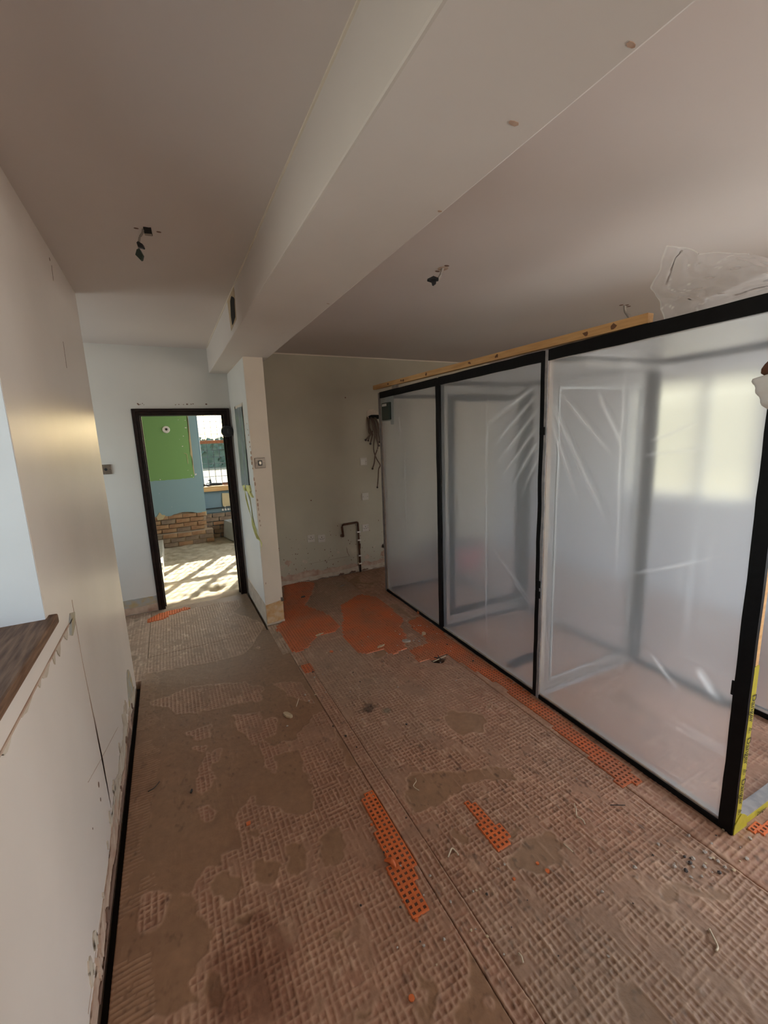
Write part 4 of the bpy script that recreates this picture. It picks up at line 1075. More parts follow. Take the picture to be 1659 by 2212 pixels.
# pine batten lying along the top
bt_m = EM @ Matrix.Translation((0.028, 0, 0))
pa = EM @ Vector((0.022, 3.36, 2.138)); pb = EM @ Vector((0.022, 0.50, 2.1005)); dv = (pb - pa); L = dv.length
q = dv.to_track_quat('X', 'Z').to_matrix().to_4x4()
bt_e = tag(empty('timber_batten', pa), 'knotty pine batten lying along the top of the polythene tent', 'batten'); bt_e.rotation_euler = q.to_euler()
box('batten', (0, -0.019, -0.021), (L, 0.019, 0.021), 'pine', bt_e, 0.003)
for s in (0.35, 0.62, 0.66, 1.05, 1.62, 1.9, 2.55, 2.7):
    tp_ = plate('knot', [(s + 0.016 * math.cos(a) * random.uniform(.7, 1.2), -0.019, random.uniform(-.006, .006) + 0.010 * math.sin(a)) for a in np.linspace(0, 6.28, 9)[:-1]], (0, -1, 0), 0.0006, 'pine_knot', bt_e)
    
tag(box('packing_block', (0.012, 2.85, HT + 0.003), (0.034, 2.95, 2.113), 'old_timber', None, 0.002, EM), 'small grey packing block under the pine batten', 'block')

# loose clear film bunched on top of the near bay
def film(name, rows, label, seed, z_rest):
    """crumpled film through rows of local points, subdivided with folds"""
    R = np.array(rows, float); nr, nc = R.shape[:2]; k = 22
    def up(Aa, ax):
        out = []
        n = Aa.shape[ax]
        for i in range((n - 1) * k + 1):
            a = min(i // k, n - 2); t = (i - a * k) / k
            out.append(np.take(Aa, a, ax) * (1 - t) + np.take(Aa, a + 1, ax) * t)
        return np.stack(out, ax)
    G = up(up(R, 0), 1); nu, nv = G.shape[:2]
    I, J = np.meshgrid(np.arange(nu), np.arange(nv), indexing='ij')
    wv = np.clip(np.minimum(1, I / k * 2.5), 0, 1)
    nz_ = fbm(I * 0.07, J * 0.07, seed) - 0.5; f = np.abs(nz_) * 0.10; cr = np.exp(-(nz_ / 0.008) ** 2) * 0.45 * (fbm(I * 0.1, J * 0.1, seed + 2) > 0.5); cr[-1:] = 0.4; cr[:, :1] = 0.4; G[..., 0] += (f - 0.01) * wv
    G[..., 1] += (fbm(I * 0.08, J * 0.08, seed + 4) - 0.5) * 0.03 * wv; G[..., 2] += (fbm(I * 0.08, J * 0.08, seed + 8) - 0.5) * 0.03 * wv
    idx = np.arange(nu * nv).reshape(nu, nv); me = bpy.data.meshes.new(name)
    pts = [tuple(EM @ Vector(p)) for p in G.reshape(-1, 3)]
    me.from_pydata(pts, [], np.stack([idx[:-1, :-1], idx[1:, :-1], idx[1:, 1:], idx[:-1, 1:]], -1).reshape(-1, 4).tolist())
    at = me.attributes.new('crease', 'FLOAT', 'POINT'); at.data.foreach_set('value', cr.astype(np.float32).ravel())
    return tag(link(name, me, 'clear_film', None, True), label, 'film')


film('loose_film', [[(0.02, 0.44, 2.078), (0.05, 0.30, 2.08), (0.08, 0.12, 2.08), (0.10, -0.02, 2.08)],
                    [(0.00, 0.490, 2.22), (0.05, 0.33, 2.17), (0.10, 0.14, 2.15), (0.12, -0.04, 2.12)],
                    [(0.02, 0.455, 2.37), (0.08, 0.36, 2.31), (0.14, 0.18, 2.24), (0.16, -0.02, 2.17)]], 'clear crumpled polythene standing up above the tent top', 61, 2.07)
film('loose_film', [[(0.30, 0.44, 2.078), (0.33, 0.25, 2.08), (0.36, 0.05, 2.08)], [(0.34, 0.46, 2.19), (0.37, 0.25, 2.23), (0.42, 0.02, 2.24)], [(0.40, 0.40, 2.20), (0.45, 0.24, 2.29), (0.5, 0.05, 2.27)]], 'second clear film fold further back on the tent top', 67, 2.07)

# red tub behind the tent
rt = tag(empty('plastic_tub', (3.30, 4.05, 0)), 'red plastic tub blurred behind the tent sheeting', 'tub')
bm = bmesh.new(); add_tube(bm, [(0, 0, 0), (0, 0, 0.02), (0, 0, 0.30), (0, 0, 0.30), (0, 0, 0.03)], [0.20, 0.21, 0.27, 0.25, 0.19], 28); frombm('body', bm, 'red_plastic', rt, True)
bm = bmesh.new()
add_tube(bm, [(0.265 * math.cos(a), 0.265 * math.sin(a), 0.30) for a in np.linspace(0, 2 * math.pi, 33)], 0.012, 8); frombm('rim', bm, 'red_plastic', rt, True)
for s in (-1, 1): tube('handle', [(s * 0.26, -0.06, 0.28), (s * 0.31, -0.05, 0.30), (s * 0.31, 0.05, 0.30), (s * 0.26, 0.06, 0.28)], 0.010, 'red_plastic', rt, 8, 4)

# ------------------------------------------------------------------ orange uncoupling mat left on the floor
def membrane(poly, label, z=0.0072, curl=None, group='remnants of orange floor matting'):
    p = 0.0222; half = p / 2
    xs_ = [a for a, _ in poly]; ys_ = [b for _, b in poly]
    i0, i1 = int(min(xs_) / p) - 1, int(max(xs_) / p) + 2; j0, j1 = int(min(ys_) / p) - 1, int(max(ys_) / p) + 2
    GX, GY = np.meshgrid((np.arange(i0, i1) + 0.5) * p, (np.arange(j0, j1) + 0.5) * p, indexing='ij')
    ins = inpoly(GX + 0.008 * (vn(GX * 30, GY * 30, 3) - 0.5), GY + 0.008 * (vn(GX * 30, GY * 30, 6) - 0.5), poly)
    lx_ = (GX - 1.868) * math.cos(EA) - (GY - 0.685) * math.sin(EA); ly_ = (GX - 1.868) * math.sin(EA) + (GY - 0.685) * math.cos(EA)
    ins &= ~((lx_ > -0.020) & (ly_ > -0.026) & (ly_ < 3.26))          # cut off at the foot of the tent frame
    V = []; F = []; MI = []; cache = {}

    def vert(x, y, zz, key):
        k = (key, round(x, 4), round(y, 4))
        if k not in cache:
            lift = 0.0012 * (vn(x * 20, y * 20, 8) - 0.5)
            jx = 0.0012 * (vn(x * 80, y * 80, 12) - 0.5)
            cache[k] = len(V); V.append((x + jx, y + jx, zz + lift))
        return cache[k]
    hw = 0.0062
    for i, j in zip(*np.nonzero(ins)):
        cx_, cy_ = GX[i, j], GY[i, j]
        o = [vert(cx_ + sx * half, cy_ + sy * half, z, 't') for sx, sy in ((-1, -1), (1, -1), (1, 1), (-1, 1))]
        n_ = [vert(cx_ + sx * hw, cy_ + sy * hw, z, 'i') for sx, sy in ((-1, -1), (1, -1), (1, 1), (-1, 1))]
        full = vn(cx_ * 33, cy_ * 33, 15) > 0.80
        b_ = [vert(cx_ + sx * hw * 0.92, cy_ + sy * hw * 0.92, z - (0.0006 if full else 0.0026), 'b') for sx, sy in ((-1, -1), (1, -1), (1, 1), (-1, 1))]
        for k in range(4):
            l = (k + 1) % 4
            F.append((o[k], o[l], n_[l], n_[k])); MI.append(0)
            F.append((n_[k], n_[l], b_[l], b_[k])); MI.append(0)
        F.append(tuple(b_)); MI.append(1)
        for k, (di, dj) in enumerate(((0, -1), (1, 0), (0, 1), (-1, 0))):      # torn outer edge
            a, b = i + di, j + dj
            if not (0 <= a < ins.shape[0] and 0 <= b < ins.shape[1] and ins[a, b]):
                l = (k + 1) % 4; e0, e1 = V[o[k]], V[o[l]]
                q0 = len(V); V.append((e0[0] + di * 0.003, e0[1] + dj * 0.003, 0.0)); V.append((e1[0] + di * 0.003, e1[1] + dj * 0.003, 0.0))
                F.append((o[l], o[k], q0, q0 + 1)); MI.append(0)
    me = bpy.data.meshes.new('orange_membrane'); me.from_pydata(V, [], F)
    o = link('orange_membrane', me, ['orange_vivid' if ('strip lying' in label or 'scrap on' in label or 'outside' in label or 'sliver' in label) else 'orange_membrane', 'membrane_pit']); me.polygons.foreach_set('material_index', MI); me.update()
    return tag(o, label, 'floor matting', group)


c7 = lambda p: fpoly(p, 560, 1200, 2.765)
membrane(c7([(150, 150), (330, 165), (310, 230), (270, 300), (400, 350), (480, 420), (450, 460), (340, 478), (300, 540), (240, 578), (190, 570), (100, 430), (150, 395)]), 'large orange floor matting remnant beside the foot of the nib wall')
membrane(c7([(490, 300), (600, 235), (700, 250), (800, 330), (860, 390), (830, 430), (880, 470), (860, 520), (880, 560), (790, 590), (740, 560), (620, 590), (560, 560), (505, 480), (500, 415), (510, 380)]), 'large orange matting remnant in the middle of the far floor')
membrane(fpoly([(880, 1345), (915, 1330), (940, 1354), (985, 1392), (1145, 1502), (1290, 1612), (1385, 1686), (1370, 1692), (1345, 1700), (1322, 1678), (1290, 1650), (1180, 1560), (1080, 1480), (965, 1413), (930, 1425), (905, 1430), (885, 1405), (930, 1390)]), 'long orange matting strip running along the foot of the tent')
membrane(fpoly([(250, 230), (300, 175), (345, 240), (390, 310), (440, 400), (490, 480), (585, 650), (590, 740), (660, 930), (650, 965), (580, 1000), (500, 850), (420, 680), (450, 640), (400, 590), (340, 450)], 700, 1650, 3.016), 'long torn orange matting strip lying near the middle of the floor')
membrane(fpoly([(920, 260), (960, 250), (1000, 275), (1060, 330), (1120, 390), (1200, 480), (1195, 525), (1140, 560), (1040, 450)], 700, 1650, 3.016), 'short orange matting scrap on the open floor right of the joint')
membrane(fpoly([(1600, 1790), (1624, 1767), (1659, 1742), (1720, 1700), (1800, 1740), (1720, 1800), (1640, 1800)]), 'orange matting patch outside the open end of the tent')
membrane(fpoly([(317, 1340), (345, 1326), (400, 1313), (412, 1315), (365, 1330), (352, 1340), (320, 1346)]), 'orange matting sliver at the doorway threshold')
membrane(c7([(240, 660), (300, 650), (330, 690), (270, 710)]), 'small orange matting scrap beside the floor joint')
# curled corner of the long torn strip
cc = fl(842, 1868); tag(tube('curled_scrap', [cc + Vector((-0.012, 0.02, 0.006)), cc + Vector((0.0, 0.006, 0.016)), cc + Vector((0.006, -0.012, 0.022)), cc + Vector((0.012, -0.03, 0.012))], [0.004, 0.009, 0.010, 0.003], 'orange_vivid', None, 7, 3), 'curled up orange corner on the long torn matting strip', 'scrap')
for k, (px, py, r) in enumerate([(1182, 1883, .009), (1161, 1866, .006), (1110, 1900, .006), (900, 1989, .007), (889, 2157, .009), (537, 1780, .012), (803, 1783, .006), (716, 1408, .016)]):
    c = fl(px, py)
    tag(plate('orange_bit', [c + Vector((r * math.cos(a) * random.uniform(.7, 1.2), r * math.sin(a) * random.uniform(.7, 1.2), 0.001)) for a in np.linspace(0, 6.28, 9)[:-1]], (0, 0, 1), 0.004, 'orange_vivid'),
        ['brightest orange bit on the open floor near the bottom right', 'small orange bit just above the brightest one', 'faint orange bit left of the brightest one', 'orange bit at the lower tip of the long torn strip', 'orange bit near the bottom edge beside the brown smear',
         'orange bit in the grid left of the long torn strip', 'orange crumb at the left edge of the long torn strip', 'orange bit on the grid below the far matting'][k], 'matting bit', 'orange matting bits')

# ------------------------------------------------------------------ debris
def chip(name, px, py, l, wd, th, rot, m, label, group=None, tilt=0.1):
    c = fl(px, py); bm = bmesh.new(); n = 9
    top = []; bot = []
    for k in range(n):
        a = 2 * math.pi * k / n; r = random.uniform(0.75, 1.1)
        x_, y_ = l / 2 * math.cos(a) * r, wd / 2 * math.sin(a) * r
        top.append(bm.verts.new((x_ * 0.92, y_ * 0.92, th + tilt * x_ * 0.3 + random.uniform(-1, 1) * th * 0.15))); bot.append(bm.verts.new((x_, y_, 0)))
    bm.faces.new(top); bm.faces.new(bot)
    for k in range(n): bm.faces.new((bot[k], bot[(k + 1) % n], top[(k + 1) % n], top[k]))
    o = frombm(name, bm, m); o.location = (c.x, c.y, 0.003); o.rotation_euler = (0, 0, rot)
    return tag(o, label, 'debris', group)


chip('wood_chip', 622, 1546, 0.085, 0.035, 0.010, -1.1, 'chip_beige', 'beige wood chip lying on the smooth floor left of the joint')
chip('tile_fragment', 876, 1386, 0.085, 0.05, 0.008, -0.6, 'chip_grey', 'grey tile fragment stuck in the orange matting')
chip('plaster_lump', 915, 1372, 0.045, 0.035, 0.018, 0.4, 'chip_beige', 'pale plaster lump on the orange matting near the tent')
chip('plaster_flake', 822, 1398, 0.09, 0.025, 0.010, 0.2, 'chip_beige', 'pale curled flake at the torn edge of the orange matting')
chip('plaster_flake', 690, 1372, 0.08, 0.02, 0.008, 0.1, 'chip_beige', 'pale flake at the near edge of the nib-side orange matting')
chip('black_scrap', 655, 1291, 0.055, 0.03, 0.012, 0.2, 'black_plastic', 'black scrap on the orange matting behind the nib wall')
chip('black_scrap', 414, 1711, 0.025, 0.010, 0.006, 1.2, 'black_plastic', 'small black scrap on the smooth brown floor at left')
chip('black_scrap', 1022, 1430, 0.018, 0.014, 0.008, 0, 'black_plastic', 'small black crumb on the orange strip beside the tent')
chip('timber_offcut', 740, 1266, 0.10, 0.015, 0.008, 0.3, 'old_timber', 'thin dark offcut on the far floor by the recess wall')
chip('plaster_lump', 906, 1325, 0.05, 0.03, 0.02, 0.2, 'orange_membrane', 'orange lump lifted against the tent foot')
# splintered sticks over the hole
hc = fl(948, 1424)
for k, (a, l, z) in enumerate([(0.1, 0.12, 0.006), (1.2, 0.09, 0.004), (2.3, 0.08, 0.008)]):
    d = Vector((math.cos(a), math.sin(a), 0)) * l / 2
    tag(tube('splinter', [hc - d + Vector((0, -0.01, z)), hc + d + Vector((0, -0.01, z + 0.006))], [0.003, 0.004], ['shaving', 'slot_dark', 'slot_dark'][k], None, 5), ['pale splinter lying across the broken hole in the floor', 'dark splinter in the broken hole, pointing away', 'dark splinter in the broken hole, slanting left'][k], 'splinter', 'splinters over the floor hole')
# curled shavings
for k, (P_, r, lb) in enumerate([
    ([(1240, 1738), (1244, 1752), (1246, 1765), (1258, 1775), (1264, 1783)], 0.0028, 'long pale curled shaving on the right of the floor'),
    ([(897, 1683), (899, 1692), (893, 1700), (905, 1712)], 0.002, 'thin pale shaving right of the floor joint'),
    ([(968, 1854), (976, 1838), (985, 1842), (990, 1852)], 0.003, 'bent pale splinter right of the long torn orange strip'),
    ([(1130, 2083), (1126, 2072), (1120, 2062)], 0.003, 'pale splinter near the bottom centre'),
    ([(640, 1528), (646, 1512)], 0.002, 'straight pale sliver beside the beige wood chip'),
    ([(1217, 1825), (1237, 1845)], 0.0025, 'pale sliver above the brightest orange bit'),
    ([(1532, 2010), (1540, 2030), (1550, 2048), (1546, 2060)], 0.0035, 'pale forked splinter at the bottom right'),
    ([(1318, 1741), (1350, 1744)], 0.0018, 'thin dark sliver below the tent edge'),
    ([(320, 1712), (335, 1705), (345, 1690)], 0.0025, 'dark curled sliver on the brown floor at left'),
]):
    pts = [fl(x, y) + Vector((0, 0, 0.005 + 0.006 * (i % 2))) for i, (x, y) in enumerate(P_)]
    tag(tube('shaving', pts, r, 'slot_dark' if 'dark' in lb else 'shaving', None, 6, 4), lb, 'shaving', 'wood shavings on the floor')
# crumbs around the hole and on the far matting
crumb_me = []
for k in range(4):
    bm = bmesh.new(); bmesh.ops.create_icosphere(bm, subdivisions=1, radius=1.0)
    for v in bm.verts: v.co = Vector((v.co.x * random.uniform(.7, 1.3), v.co.y * random.uniform(.7, 1.2), v.co.z * random.uniform(.35, .8)))
    m_ = bpy.data.meshes.new('crumb'); bm.to_mesh(m_); bm.free(); m_.materials.append(MATS[['chip_beige', 'chip_grey', 'chip_grey', 'slot_dark'][k]]); crumb_me.append(m_)


def crumbs(n, cx_, cy_, sx, sy, label, group, sc=(0.003, 0.008)):
    for k in range(n):
        px = random.gauss(cx_, sx); py = random.gauss(cy_, sy); c = fl(px, py)
        if c.x < -0.3 or not (px < 1640): continue
        s = random.uniform(*sc); o = bpy.data.objects.new('crumb', random.choice(crumb_me)); COL.objects.link(o)
        o.location = (c.x, c.y, 0.004 + s * 0.3); o.scale = (s, s, s); o.rotation_euler = (0, 0, random.uniform(0, 6))
        tag(o, label, 'crumb', group)


crumbs(60, 910, 1375, 38, 22, 'small plaster crumb scattered over the orange matting near the tent', 'crumbs on the orange matting')
crumbs(40, 760, 1480, 80, 70, 'small crumb on the grid floor below the orange matting', 'crumbs on the far grid floor')
crumbs(35, 1500, 1860, 60, 30, 'grey crumb in the rough patch below the tent corner', 'crumbs below the tent corner', (0.003, 0.009))
crumbs(30, 270, 1820, 8, 60, 'plaster crumb along the foot of the left wall', 'crumbs along the left wall', (0.003, 0.010))
crumbs(35, 1000, 1960, 150, 90, 'small crumb on the open floor near the bottom centre', 'crumbs on the near floor', (0.002, 0.006))

# ------------------------------------------------------------------ fittings on the walls
def plate_fitting(name, c, sz, m, label, cat, n='-y', kind='blank', group=None, rot=0.0):
    e = tag(empty(name, c), label, cat, group)
    if rot: e.rotation_euler = (0, rot, 0)
    h = sz / 2
    fp = box('faceplate', (-h, -0.010, -h), (h, 0.0, h), m, e, 0.004)
    if kind == 'socket':
        for x_, z_, w_, h_ in ((0, 0.016, 0.004, 0.009), (-0.012, -0.006, 0.007, 0.004), (0.012, -0.006, 0.007, 0.004)):
            box('pin_slot', (x_ - w_ / 2 - 0.002, -0.0112, z_ - h_ / 2 - 0.001), (x_ + w_ / 2 + 0.002, -0.0095, z_ + h_ / 2 + 0.001), 'slot_dark', e)
        box('rocker', (0.022, -0.013, 0.008), (0.034, -0.0098, 0.028), m, e, 0.002); box('rocker_mark', (0.026, -0.0138, 0.022), (0.030, -0.0128, 0.025), 'slot_dark', e)
    for s in (-1, 1):
        bm = bmesh.new(); add_disc(bm, (s * h * 0.7, -0.0102, 0), (0, -1, 0), 0.0035, 0.0012, 10); frombm('screw', bm, 'slot_dark' if kind != 'switch' else 'lead', e)
    if kind == 'switch':
        box('surround', (-0.018, -0.0125, -0.022), (0.018, -0.0095, 0.022), 'black_plastic', e, 0.002); box('rocker', (-0.010, -0.018, -0.014), (0.010, -0.012, 0.014), 'metal_switch', e, 0.003)
    if kind == 'dark':
        bm = bmesh.new(); add_disc(bm, (0, -0.010, 0), (0, -1, 0), 0.013, 0.004, 14); frombm('knob', bm, 'black_plastic', e)
    if kind == 'inset':
        box('inset', (-h * .78, -0.013, -h * .8), (h * .35, -0.0095, h * .55), 'white_plastic', e, 0.002)
    return e


plate_fitting('socket', on('y', BY, 671.5, 1163), 0.088, 'ivory_plastic', 'left one of the two adjacent white wall sockets', 'socket', kind='socket', group='white wall sockets')
plate_fitting('socket', on('y', BY, 694.5, 1163), 0.088, 'ivory_plastic', 'white wall socket nearest left of the copper pipe', 'socket', kind='socket', group='white wall sockets', rot=0.03)
plate_fitting('socket', on('y', BY, 789, 1140), 0.088, 'ivory_plastic', 'white wall socket right of the copper pipe', 'socket', kind='socket', group='white wall sockets')
plate_fitting('wall_plate', on('y', BY, 784.5, 997), 0.092, 'ivory_plastic', 'upper blank white wall plate below the hanging cables', 'wall plate', kind='inset', group='blank wall plates')
plate_fitting('wall_plate', on('y', BY, 788.5, 1072.5), 0.086, 'ivory_plastic', 'lower blank white wall plate above the copper pipe', 'wall plate', kind='blank', group='blank wall plates')
plate_fitting('light_switch', on('y', NY0, 561.5, 1000), 0.088, 'metal_plate', 'metal light switch on the end of the nib wall', 'switch', kind='switch')
plate_fitting('light_switch', on('y', BY, 229, 1014), 0.09, 'metal_plate', 'dark metal switch plate on the wall left of the doorway', 'switch', kind='dark')
# copper pipe with clips
cp = tag(empty('copper_pipe', (2.0, BY - 0.03, 0)), 'bent dark copper pipe rising from the floor on the recess wall', 'pipe')
a0 = on('y', BY - 0.03, 741, 1156); a1 = on('y', BY - 0.03, 738.5, 1134); a2 = on('y', BY - 0.03, 773, 1128); a3 = on('y', BY - 0.03, 779, 1236)
lerp = lambda a, b, t: a + (b - a) * t
keep(tube('pipe', [a0, lerp(a0, a1, .8), lerp(a0, a1, .95) + (a2 - a1) * .03, lerp(a1, a2, .1), lerp(a1, a2, .92), lerp(a1, a2, .99) + (a3 - a2) * .008, lerp(a2, a3, .03), lerp(a2, a3, .5), Vector((a3.x, a3.y, -0.03))], 0.0125, 'copper_pipe', None, 10), cp)
bm = bmesh.new(); add_tube(bm, [a0 + Vector((0, 0, -0.01)), a0 + Vector((-0.004, 0.035, -0.012))], [0.017, 0.022], 10); keep(frombm('elbow', bm, 'copper_pipe'), cp)
for t in (.19, .35, .66, .82):
    c = a2.lerp(a3, t); keep(box('pipe_clip', (c.x - 0.020, c.y - 0.016, c.z - 0.009), (c.x + 0.022, BY, c.z + 0.009), 'white_plastic', None, 0.003), cp)
c = a2.lerp(a3, .47); bm = bmesh.new(); add_tube(bm, [(c.x + 0.003, c.y, c.z - 0.03), (c.x + 0.003, c.y, c.z + 0.03)], 0.017, 10); keep(frombm('joint', bm, 'copper_pipe'), cp)
# cables out of the hole in the recess wall
cb = tag(empty('cable_bundle', on('y', BY, 812, 898)), 'bundle of cut brown cables hanging from a hole in the recess wall', 'cables')
org = Vector(cb.location)
k6 = lambda x, y: on('y', BY - 0.05, 760 + x / 9.21, 830 + y / 9.21) - org
bm = bmesh.new()
pts = [on('y', BY, 760 + x / 9.21, 830 + y / 9.21) - org for x, y in [(295, 600), (300, 530), (350, 495), (430, 495), (500, 540), (525, 600), (600, 600), (600, 700), (420, 680), (320, 660)]]
plate('plaster_collar', pts, n_b, 0.004, 'bare_plaster_pale', cb, 0.004, 2)
pts = [on('y', BY, 760 + x / 9.21, 830 + y / 9.21) - org for x, y in [(325, 640), (380, 612), (520, 612), (590, 640), (520, 690), (350, 690)]]
plate('hole', pts, n_b, 0.006, 'dark_void', cb, 0.003, 2)
for P_, r in [([(345, 640), (335, 780), (360, 960), (390, 980), (410, 1000)], .0055), ([(360, 640), (350, 820), (385, 960), (350, 1020), (275, 1110)], .006), ([(385, 640), (365, 860), (400, 990), (390, 1130), (372, 1185)], .006),
              ([(400, 640), (420, 800), (460, 980), (440, 1180), (450, 1330), (500, 1480), (558, 1605), (545, 1690), (515, 1850), (525, 1960), (500, 2050)], .005),
              ([(430, 640), (450, 850), (480, 1040), (530, 1200), (500, 1310), (465, 1420), (440, 1560), (418, 1680)], .0055), ([(450, 640), (490, 850), (520, 1080), (545, 1220)], .006),
              ([(480, 640), (510, 800), (540, 980), (560, 1150)], .006), ([(500, 640), (535, 800), (560, 950)], .006), ([(415, 640), (400, 760), (430, 900), (345, 1040), (330, 1120)], .005)]:
    pts = [k6(x, y) + Vector((0, random.uniform(-.015, .025) if i else 0.06, 0)) for i, (x, y) in enumerate(P_)]; r = r * 1.5
    c_ = tube('cable', pts, r, 'cable_brown', cb, 7, 4)
    e_ = pts[-1]; bm = bmesh.new(); bmesh.ops.create_icosphere(bm, subdivisions=1, radius=r * 1.7, matrix=Matrix.Translation(e_)); frombm('taped_end', bm, 'slot_dark', c_)
# blurred dark fitting on the recess wall behind the tent
dk = tag(empty('wall_unit', (2.62, BY, 1.90)), 'dark fitting on the recess wall, blurred behind the far tent bay', 'fitting')
box('body', (-0.05, -0.05, -0.08), (0.05, 0, 0.06), 'green_box', dk, 0.02); box('bracket', (-0.03, -0.02, 0.06), (0.04, 0, 0.13), 'silver_tape', dk, 0.004)
dk = tag(empty('wall_unit', (2.86, BY, 1.17)), 'low dark double fitting blurred behind the far tent bay', 'fitting')
box('body', (-0.12, -0.04, -0.03), (-0.01, 0, 0.035), 'slot_dark', dk, 0.01); box('body', (0.03, -0.04, -0.03), (0.10, 0, 0.035), 'slot_dark', dk, 0.01)

# polythene-covered opening on the nib side face with yellow tape
pc = tag(empty('plastic_cover', (NX0, 4.15, 1.58)), 'grey polythene taped over an opening on the nib wall side', 'cover')
ng = (-1, 0, 0)
X0 = NX0 - 0.002


def nf(px, py, off=0.0): return on('x', X0 - off, px, py) - Vector(pc.location)


A, Bv = np.meshgrid(np.linspace(3.93, 4.36, 44), np.linspace(1.22, 1.95, 60), indexing='ij')
D = 0.010 * fbm(A * 40, Bv * 3, 5) + 0.012 * np.exp(-((A - 4.12 - 0.05 * np.sin(Bv * 3)) / 0.02) ** 2) + 0.003
P_ = np.stack([X0 - D - pc.location.x, A - pc.location.y, Bv - pc.location.z], -1); idx = np.arange(44 * 60).reshape(44, 60)
me = bpy.data.meshes.new('film'); me.from_pydata(P_.reshape(-1, 3).tolist(), [], np.stack([idx[:-1, :-1], idx[1:, :-1], idx[1:, 1:], idx[:-1, 1:]], -1).reshape(-1, 4).tolist())
mat('grey_film', (0.30, 0.33, 0.33), 0.28, var=0.15, vscale=8)
link('film', me, 'grey_film', pc, True)
box('opening', (-0.0015, -0.21, -0.34), (0.004, 0.2, 0.36), 'dark_void', pc)
for lo, hi in [((-0.004, 0.19, -0.37), (-0.001, 0.24, 0.40)), ((-0.004, -0.22, 0.35), (-0.001, 0.24, 0.40)), ((-0.004, -0.235, -0.0), (-0.001, -0.205, 0.40))]:
    box('masking_tape', lo, hi, 'masking_yellow' if lo[1] > 0.1 else 'wall_paint_cream', pc)
plate('masking_tape', [nf(527, 1049), (nf(541, 1047)), nf(544, 1062), nf(529, 1058)], ng, 0.014, 'masking_yellow', pc, 0.006, 3)
plate('masking_tape', [nf(536, 1056), nf(542, 1060), nf(549, 1075), nf(544, 1072)], ng, 0.016, 'masking_yellow', pc, 0.003, 2)
# hanging ribbon of tape
rib = [(527, 1053), (530, 1075), (535, 1095), (541, 1115), (546, 1135), (551, 1152), (557, 1165), (563, 1172), (564, 1182), (561, 1190)]
bm = bmesh.new(); pv = None
for i, (x, y) in enumerate(rib):
    c = nf(x + 1.5, y, 0.02 + 0.012 * math.sin(i * 1.3)); w2 = 0.034 * (1 + 0.3 * math.sin(i * 2.1)); tw = 0.35 * math.sin(i * 0.9)
    d = Vector((math.sin(tw), math.cos(tw), 0)) * w2
    a, b = bm.verts.new(c + d), bm.verts.new(c - d)
    if pv: bm.faces.new((pv[0], pv[1], b, a))
    pv = (a, b)
bmesh.ops.solidify(bm, geom=bm.faces[:], thickness=0.0006)
frombm('hanging_tape', bm, 'masking_yellow', pc)

# ------------------------------------------------------------------ cut light cables on the ceiling
def ceil_pt(px, py): return on('z', CEIL, px, py)


def at_depth(px, py, ref):
    """point on the pixel ray at the same forward distance as ref"""
    d = ray(px, py); t = (ref - CAM).dot(_f) / d.dot(_f); return CAM + d * t


def torn_tag(bm, a, b, wd, n):
    a = Vector(a); b = Vector(b); d = (b - a).normalized(); s = d.cross(Vector(n)).normalized()
    q = [a - s * wd * .35, a + s * wd * .35, a.lerp(b, .45) + s * wd, b + s * wd * .1, b - s * wd * .3, a.lerp(b, .6) - s * wd * .8]
    lo = [bm.verts.new(p) for p in q]; hi = [bm.verts.new(p + Vector(n) * 0.012) for p in q]
    bm.faces.new(lo); bm.faces.new(hi)
    for i in range(6): bm.faces.new((lo[i], lo[(i + 1) % 6], hi[(i + 1) % 6], hi[i]))


r0 = ceil_pt(318, 498)
w1 = tag(empty('cut_ceiling_cable', r0), 'cut ceiling cable with two black taped ends beside a square hole', 'cable', 'cut ceiling cables')
plate('hole', [ceil_pt(x, y) - r0 for x, y in [(309, 490), (326, 491), (329, 508), (311, 505)]], (0, 0, -1), 0.002, 'dark_void', w1, 0.002, 3)
plate('hole_edge', [ceil_pt(x, y) - r0 for x, y in [(312, 503), (328, 504), (329, 509), (313, 507)]], (0, 0, -1), 0.003, 'old_timber', w1)
D1 = lambda x, y: at_depth(250 + x / 5.53, 450 + y / 5.53, r0) - r0
tube('cable', [ceil_pt(310, 491) - r0 + Vector((0, 0, 0.01)), D1(320, 290), D1(285, 350), D1(278, 430), D1(280, 520)], 0.0045, 'cable_grey', w1, 7, 4)
bm = bmesh.new(); torn_tag(bm, D1(275, 420), D1(345, 492), 0.012, -_f); frombm('taped_end', bm, 'black_plastic', w1)
bm = bmesh.new(); torn_tag(bm, D1(285, 505), D1(315, 632), 0.017, -_f); frombm('taped_end', bm, 'green_box', w1)
for x, y in ((294, 493), (343, 501)):
    c = ceil_pt(x, y) - r0; plate('screw_hole', [c + Vector((0.010 * math.cos(a), 0.006 * math.sin(a), 0)) for a in np.linspace(0, 6.28, 8)[:-1]], (0, 0, -1), 0.001, 'crack_brown', w1)
r0 = ceil_pt(957, 580)
w2 = tag(empty('cut_ceiling_cable', r0), 'short cut ceiling cable ending in a lump of black tape', 'cable', 'cut ceiling cables')
plate('hole', [r0 - r0 + Vector((0.03 * math.cos(a), 0.03 * math.sin(a), 0)) for a in np.linspace(0, 6.28, 13)[:-1]], (0, 0, -1), 0.001, 'bare_plaster', w2)
D2 = lambda x, y: at_depth(860 + x / 8.295, 540 + y / 8.295, r0) - r0
tube('cable', [Vector((0, 0, 0.01)), D2(790, 350), D2(770, 420), D2(735, 490), D2(680, 540)], [0.010, 0.0085, 0.007, 0.007, 0.006], 'cable_grey', w2, 8, 4)
